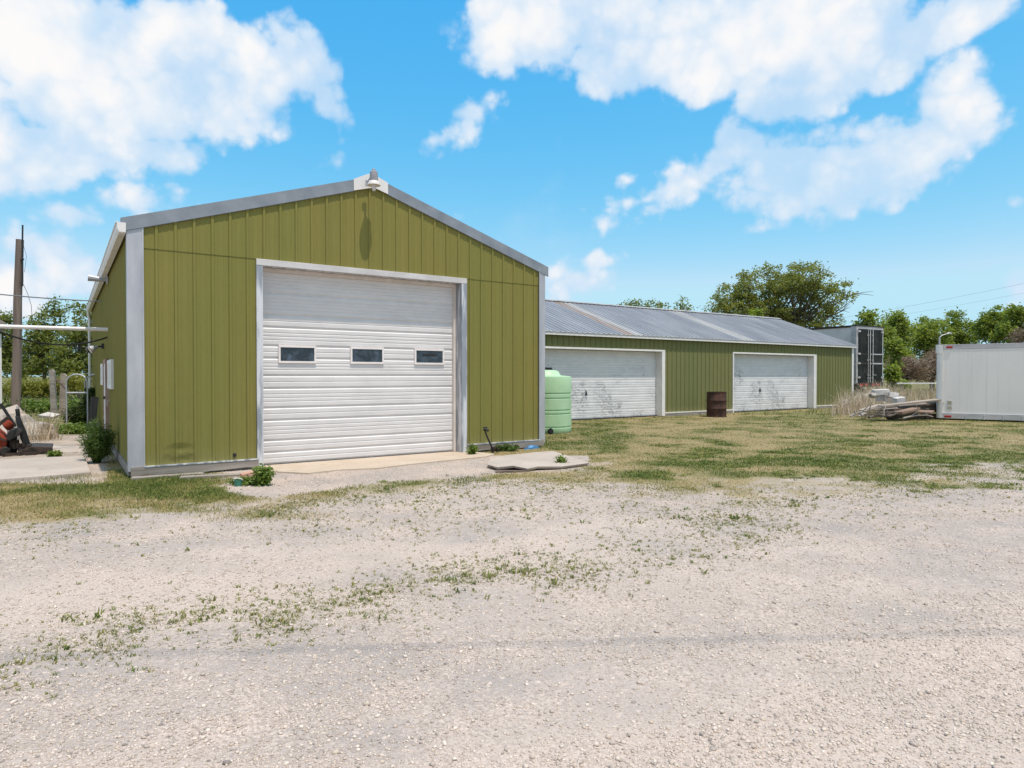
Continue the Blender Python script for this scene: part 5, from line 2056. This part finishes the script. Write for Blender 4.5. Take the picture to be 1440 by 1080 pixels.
# orange machine at the left edge ---------------------------------------------
pm_ = gp(0, 640)
mo = tag(empty('orange_machine', (pm_.x, pm_.y, 0), R(34)), 'old orange mowing machine with a flat black deck, cut off by the left edge', 'machine')
u = pm_.y / F                                       # metres per photo pixel at its distance


def mxz(px, py):
    return px * u * .79, H + (HZ - py) * u * (1 + .0006 * px)


def mbar(mb, a, b, y, w, t):
    (x0, z0), (x1, z1) = mxz(*a), mxz(*b)
    mb.bar((x0, y, z0), (x1, y, z1), w, t, (0, 1, 0))


mb = MB()
deck = [mxz(*q) for q in ((26, 633), (44, 626), (52, 625.5), (78, 626), (76, 631), (70, 634), (56, 637), (28, 640))]
mb.prism(deck, 'y', -.30, .55)
mb.build('deck', M['dark_metal'], mo, bevel=.012)
mb = MB()
mbar(mb, (5, 637), (54, 634), -.36, .05, .05)
mbar(mb, (5, 637), (54, 634), .60, .05, .05)
for q in (8, 30, 52):
    x, z = mxz(q, 636)
    mb.box(x - .02, x + .02, -.34, .58, z - .02, z + .02)
mbar(mb, (24, 622), (36, 628), -.2, .04, .04)
mb.build('frame_rail', M['dark_metal'], mo)
mb = MB()
mbar(mb, (0, 631), (24, 630), 0.1, .50, .10)
mb.build('frame_plate', M['black'], mo)
mb = MB()
mbar(mb, (2, 569), (22, 600), .05, .05, .055)
mbar(mb, (0, 568.5), (3, 570), .05, .05, .05)
mb.build('lift_arm', M['black'], mo, bevel=.008)
mb = MB()
col = [mxz(*q) for q in ((22, 585), (29, 586), (38, 607), (43, 622), (50, 629), (36, 632), (30, 618), (25, 600))]
mb.prism(col, 'y', -.02, .12)
mb.tube([(mxz(25, 575)[0], .05, mxz(25, 575)[1]), (mxz(27, 590)[0], .05, mxz(27, 590)[1])], .035, 12)
mb.build('steering_column', M['black'], mo, bevel=.01)
mb = MB()
mb.tube([(mxz(25.5, 571)[0], .05, mxz(25.5, 571)[1]), (mxz(25.5, 583)[0], .05, mxz(25.5, 583)[1])], .022, 12)
mb.build('rod', M['bright'], mo, smooth=True)
# rounded black fender
mb = MB()
prf = [mxz(*q) for q in ((11, 613), (13, 606), (18, 602), (27, 601), (33, 603), (34, 606), (28, 611), (20, 616), (13, 619))]
mb.prism(prf, 'y', -.34, .02)
mb.build('fender', M['black_rubber'], mo, bevel=.03)
mb = MB()
for q in ((8, 597, .085), (15, 593, .075), (14, 600, .07)):
    pass
(xa, za), (xb, zb_) = mxz(6, 601), mxz(18, 593)
mb.tube([(xa, .10, za), (xa + .02, .10, za + .012), (xb - .02, .10, zb_ - .01), (xb, .10, zb_)], [.07, .105, .10, .06], 18)
mb.build('fuel_tank', M['orange'], mo, smooth=True)
mb = MB()
hood = [mxz(*q) for q in ((-70, 640), (-70, 596), (-30, 590), (-8, 600), (6, 611), (12, 619), (10, 628), (2, 636), (0, 640))]
mb.prism(hood, 'y', -.25, .50)
mb.build('body', M['orange'], mo, bevel=.03)
mb = MB()
mbar(mb, (-10, 611), (11, 618), -.27, .035, .045)
mbar(mb, (-2, 598), (13, 586), -.10, .06, .07)
mb.build('side_strip', M['dark_metal'], mo)
mb = MB()
for x_, y_, r_ in ((28, -.2, .045), (32, -.22, .05), (42, -.28, .045)):
    x, z = mxz(x_, 626)
    mb.tube([(x, y_, z), (x, y_ + .18, z)], r_, 14)
mb.tube([(mxz(20, 618)[0], -.1, mxz(20, 618)[1]), (mxz(20, 630)[0], -.1, mxz(20, 630)[1])], .09, 14)
mb.build('gearbox', M['dark_metal'], mo)
for q, y_ in ((52, -.25), (55.5, -.1), (52, .5)):
    x, z = mxz(q, 636)
    piece('support_leg', M['orange'], mo, (x - .018, x + .018, y_ - .02, y_ + .02, 0, z))
for x_, y_ in ((-38, -.40), (-38, .62)):
    x = x_ * u * .79
    mb = MB()
    mb.tube([(x, y_ - .11, .30), (x, y_ - .09, .30), (x, y_ + .09, .30), (x, y_ + .11, .30)], [.26, .30, .30, .26], 26)
    wl_ = mb.build('wheel', M['black_rubber'], mo, smooth=True)
    mb = MB()
    mb.tube([(x, y_ - .12, .30), (x, y_ + .12, .30)], .14, 18)
    mb.build('rim', M['bright'], wl_)
mb = MB()
x = 9 * u * .79
mb.tube([(x, -.30, .09), (x, -.28, .09), (x, -.20, .09), (x, -.18, .09)], [.07, .09, .09, .07], 18)
mb.build('caster_wheel', M['black_rubber'], mo, smooth=True)
mb = MB()
mb.tube([(x, -.24, .09), (x, -.24, mxz(9, 637)[1])], .02, 8)
mb.build('caster_stem', M['dark_metal'], mo)

# street lamp, rail and posts beyond the white trailer
Ys = 58
p = at(1320.5, 540, Ys)
p.z = 0
sl = tag(empty('street_lamp', p), 'slim grey street lamp with a curved arm above the left end of the white trailer', 'street lamp')
kz_ = Ys / F
zt = H + (HZ - 474) * kz_
mb = MB()
mb.tube([(0, 0, 0), (0, 0, zt)], [.13, .075], 10)
mb.build('pole', M['galv'], sl, smooth=True)
mb = MB()
mb.tube([(0, 0, zt - .05), (4 * kz_, 0, zt + 2.5 * kz_), (11 * kz_, 0, zt + 4.6 * kz_)], [.042, .036, .032], 8)
mb.build('arm', M['galv'], sl, smooth=True)
mb = MB()
mb.tube([(10 * kz_, 0, zt + 4.4 * kz_), (13 * kz_, 0, zt + 5.2 * kz_), (17.5 * kz_, 0, zt + 5.0 * kz_)], [.05, .095, .05], 10)
mb.build('lamp_head', M['galv'], sl, smooth=True)
p = at(1266, 539.5, 37)
rl = tag(empty('rail_fence', (p.x, p.y, 0), 0), 'low pale rail between the lumber heap and the brown thicket', 'rail')
mb = MB()
mb.box(-.2, 3.6, -.03, .03, p.z - .02, p.z + .05)
mb.build('rail', M['white_trim'], rl, bevel=.01)
for x in (.1, 1.8, 3.4):
    mb = MB()
    mb.box(x - .05, x + .05, .045, .13, 0, p.z + .05)
    mb.build('post', M['plank'], rl)

# ================================================================== SKY, SUN, CAMERA
w = bpy.data.worlds.new('World')
SC.world = w
w.use_nodes = True
t = w.node_tree
for n_ in list(t.nodes):
    t.nodes.remove(n_)


def N(typ, **kw):
    nd = t.nodes.new(typ)
    for k, v in kw.items():
        setattr(nd, k, v)
    return nd


def inp(sock, v):
    if isinstance(v, (int, float)):
        sock.default_value = v
    elif isinstance(v, (tuple, list, Vector)):
        sock.default_value = tuple(v)
    else:
        t.links.new(v, sock)


def Mth(op, a, b=None, c=None, clamp=False):
    nd = N('ShaderNodeMath', operation=op, use_clamp=clamp)
    for i, v in enumerate((a, b, c)):
        if v is not None:
            inp(nd.inputs[i], v)
    return nd.outputs[0]


def Vm(op, a, b=None):
    nd = N('ShaderNodeVectorMath', operation=op)
    inp(nd.inputs[0], a)
    if b is not None:
        inp(nd.inputs[1], b)
    return nd.outputs[1] if op in ('LENGTH', 'DOT_PRODUCT') else nd.outputs[0]


def smooth(v, a, b, lo=0., hi=1.):
    nd = N('ShaderNodeMapRange', interpolation_type='SMOOTHSTEP')
    inp(nd.inputs[0], v)
    nd.inputs[1].default_value, nd.inputs[2].default_value = a, b
    nd.inputs[3].default_value, nd.inputs[4].default_value = lo, hi
    return nd.outputs[0]


def Mix(f, a, b, mode='MIX'):
    nd = N('ShaderNodeMix', data_type='RGBA', blend_type=mode)
    inp(nd.inputs[0], f)
    inp(nd.inputs[6], a if not isinstance(a, tuple) else (*a, 1))
    inp(nd.inputs[7], b if not isinstance(b, tuple) else (*b, 1))
    return nd.outputs[2]


sky = N('ShaderNodeTexSky', sky_type='NISHITA', sun_disc=False)
sky.sun_elevation = SUN_EL
sky.sun_rotation = math.atan2(SUN.x, SUN.y)
sky.air_density, sky.dust_density, sky.ozone_density = 1.0, 0.4, 1.6
STR = 0.10
sk = N('ShaderNodeSeparateColor')
inp(sk.inputs[0], sky.outputs[0])
tc_ = N('ShaderNodeCombineColor')
# film response of the photograph's saturated sky, channel by channel
for i_, (g_, p_, k_, mx__) in enumerate(((.062, 1.9, 11.0, .50), (.102, .64, 1.245, .80), (.13, .16, 1.0, .95))):
    v_ = Mth('MULTIPLY', Mth('POWER', Mth('MULTIPLY', sk.outputs[i_], g_), p_), k_)
    inp(tc_.inputs[i_], Mth('MINIMUM', v_, mx__))
tint = tc_.outputs[0]
dirn = N('ShaderNodeTexCoord').outputs['Generated']
dirn = Vm('NORMALIZE', dirn)
sp = N('ShaderNodeSeparateXYZ')
inp(sp.inputs[0], dirn)
az = Mth('ARCTAN2', sp.outputs[0], sp.outputs[1])
el = Mth('ARCSINE', sp.outputs[2])
cb = N('ShaderNodeCombineXYZ')
inp(cb.inputs[0], az)
inp(cb.inputs[1], el)


def noise3(scale, detail, rough, off=(0, 0, 0), dist=0.0):
    nd = N('ShaderNodeTexNoise')
    nd.inputs['Scale'].default_value = scale
    nd.inputs['Detail'].default_value = detail
    nd.inputs['Roughness'].default_value = rough
    nd.inputs['Distortion'].default_value = dist
    inp(nd.inputs['Vector'], Vm('ADD', dirn, off))
    return nd


warp = noise3(6.0, 5, .6)
wv = Vm('MULTIPLY', Vm('SUBTRACT', warp.outputs['Color'], (.5, .5, .5)), (.055, .055, 0))
pos = Vm('ADD', cb.outputs[0], wv)


def azel(px, py):
    r = ray(px, py).normalized()
    return math.atan2(r.x, r.y), math.asin(r.z)


# cumulus placed by compass bearing and height above the horizon: (px, py, half width, half height, rotation)
BL = [(90, 55, 210, 85, 0), (270, 65, 95, 70, 0), (200, 145, 190, 72, 15), (50, 215, 140, 55, 10), (335, 110, 110, 68, 20), (425, 85, 48, 55, 0), (458, 138, 26, 22, -40), (335, 183, 46, 18, 10), (180, 220, 120, 34, 15),
      (790, 35, 150, 62, 0), (700, 68, 56, 46, 0), (900, 80, 140, 58, -5), (970, 112, 100, 38, -5), (1080, 55, 180, 88, 0), (1120, 128, 82, 44, 10), (1190, 50, 120, 90, 0), (1320, 26, 130, 42, 10), (1255, 85, 60, 40, 20), (1010, 15, 260, 50, 0),
      (955, 264, 92, 24, 18), (905, 282, 34, 14, 10), (1036, 212, 30, 36, 20), (1002, 240, 50, 28, 25), (1100, 240, 75, 46, 10), (1170, 250, 128, 52, 10), (1272, 214, 108, 64, 25), (1345, 152, 60, 68, 0), (1225, 192, 50, 26, 15), (1060, 278, 75, 20, 0),
      (664, 162, 42, 20, 40), (622, 190, 18, 9, 40), (880, 250, 11, 9, 20), (482, 220, 13, 9, 0), (742, 305, 13, 9, 20), (1072, 316, 30, 10, 0), (805, 402, 58, 26, 0), (780, 385, 32, 14, 0), (838, 365, 32, 12, 0), (1438, 395, 20, 26, 0), (1430, 285, 14, 6, 0), (645, 306, 16, 7, 20),
      (105, 297, 36, 17, 5), (190, 277, 62, 24, 0), (60, 352, 66, 34, 0), (110, 388, 58, 42, 0), (15, 400, 60, 50, 0),
      (-250, 100, 260, 140, 10), (1700, 180, 220, 90, -8), (1600, 380, 150, 50, 0), (-150, 330, 150, 60, 0)]
acc = None
for (px, py, rx, rz_, rot) in BL:
    a0, e0 = azel(px, py)
    a1, _ = azel(px + rx, py)
    _, e1 = azel(px, py - rz_)
    mp = N('ShaderNodeMapping', vector_type='TEXTURE')
    mp.inputs['Location'].default_value = (a0, e0, 0)
    mp.inputs['Rotation'].default_value = (0, 0, R(rot))
    mp.inputs['Scale'].default_value = (max(.006, abs(a1 - a0)), max(.004, abs(e1 - e0)), 1)
    inp(mp.inputs['Vector'], pos)
    # signed distance from the cloud's rim, in fixed angular units
    q = Mth('MULTIPLY', Mth('SUBTRACT', 1.0, Vm('LENGTH', mp.outputs[0])), min(rx, rz_) / 42.0 + .12)
    acc = q if acc is None else Mth('SMOOTH_MAX', acc, q, .14)
# unseen clouds added over the rest of the dome to whiten the fill light
far_n = noise3(2.1, 6, .55, (3.1, 1.7, .4))
behind = smooth(sp.outputs[1], .55, .1)
other = Mth('SUBTRACT', Mth('MULTIPLY', far_n.outputs['Fac'], 3.2), 1.30)
other = Mth('SUBTRACT', other, Mth('MULTIPLY', Mth('SUBTRACT', 1.0, behind), 3.0))
acc = Mth('MAXIMUM', acc, other)
acc = Mth('MAXIMUM', acc, -1.2)
n1 = noise3(10.0, 9, .60, (1.3, 0, 2.2))
n2 = noise3(30, 6, .62, (.3, 4, 1.2))


def puffs(scale, off):
    nd = N('ShaderNodeTexVoronoi', feature='F1')
    nd.inputs['Scale'].default_value = scale
    nd.inputs['Detail'].default_value = 1.0
    nd.inputs['Roughness'].default_value = .4
    inp(nd.inputs['Vector'], Vm('ADD', Vm('ADD', dirn, off), Vm('MULTIPLY', Vm('SUBTRACT', warp.outputs['Color'], (.5, .5, .5)), (.05, .05, .05))))
    return nd.outputs['Distance']


pf1 = puffs(17.0, (2.1, .4, 1.1))
pf2 = puffs(41.0, (.7, 3.4, 2.1))
puff = Mth('ADD', Mth('MULTIPLY', Mth('SUBTRACT', .55, pf1), .75), Mth('MULTIPLY', Mth('SUBTRACT', .55, pf2), .42))
dens = Mth('ADD', acc, Mth('MULTIPLY', Mth('SUBTRACT', n1.outputs['Fac'], .5), 1.7))
dens = Mth('ADD', dens, Mth('MULTIPLY', Mth('SUBTRACT', n2.outputs['Fac'], .5), .55))
dens = Mth('ADD', Mth('ADD', dens, puff), .30)
alpha = smooth(dens, -.16, .46)
# soft inner modelling: thin parts and bases let blue through
n3 = noise3(5.0, 5, .55, (8.3, 1.1, 4.0))
thick = smooth(Mth('ADD', Mth('ADD', Mth('MULTIPLY', Mth('MINIMUM', dens, 1.2), .16), n3.outputs['Fac']), Mth('MULTIPLY', puff, .30)), .40, .86)
ccol = Mix(thick, (.62, .78, .95), (.98, .965, .96))
wisps = noise3(3.2, 7, .6, (5, 2, 7), .6)
alpha = Mth('MAXIMUM', Mth('MULTIPLY', alpha, smooth(n3.outputs['Fac'], .28, .58, .66, 1.0)), Mth('MULTIPLY', smooth(wisps.outputs['Fac'], .56, .78), .25))
skyc = tint
col = Mix(alpha, skyc, ccol)
bg = N('ShaderNodeBackground')
inp(bg.inputs['Color'], col)
bg.inputs['Strength'].default_value = 1.0
out = N('ShaderNodeOutputWorld')
t.links.new(bg.outputs[0], out.inputs['Surface'])

sl_ = bpy.data.lights.new('sun', 'SUN')
sl_.energy = 4.4
sl_.angle = R(.53)
sl_.color = (1.0, .91, .80)
so_ = bpy.data.objects.new('sun', sl_)
C.objects.link(so_)
so_.location = (0, 0, 30)
so_.rotation_euler = SUN.to_track_quat('Z', 'Y').to_euler()

cam = bpy.data.cameras.new('camera')
cam.sensor_width = 36
cam.lens = F / 1440 * 36
cam.clip_end = 4000
cam.clip_start = .05
co = bpy.data.objects.new('camera', cam)
C.objects.link(co)
co.location = (0, 0, H)
co.rotation_euler = (math.pi / 2 - PITCH, 0, 0)
SC.camera = co
SC.view_settings.view_transform = 'Standard'
SC.view_settings.look = 'None'
SC.view_settings.exposure = 0
SC.view_settings.gamma = 1
SC.render.engine = 'CYCLES'
SC.cycles.max_bounces = 8
SC.cycles.transparent_max_bounces = 8
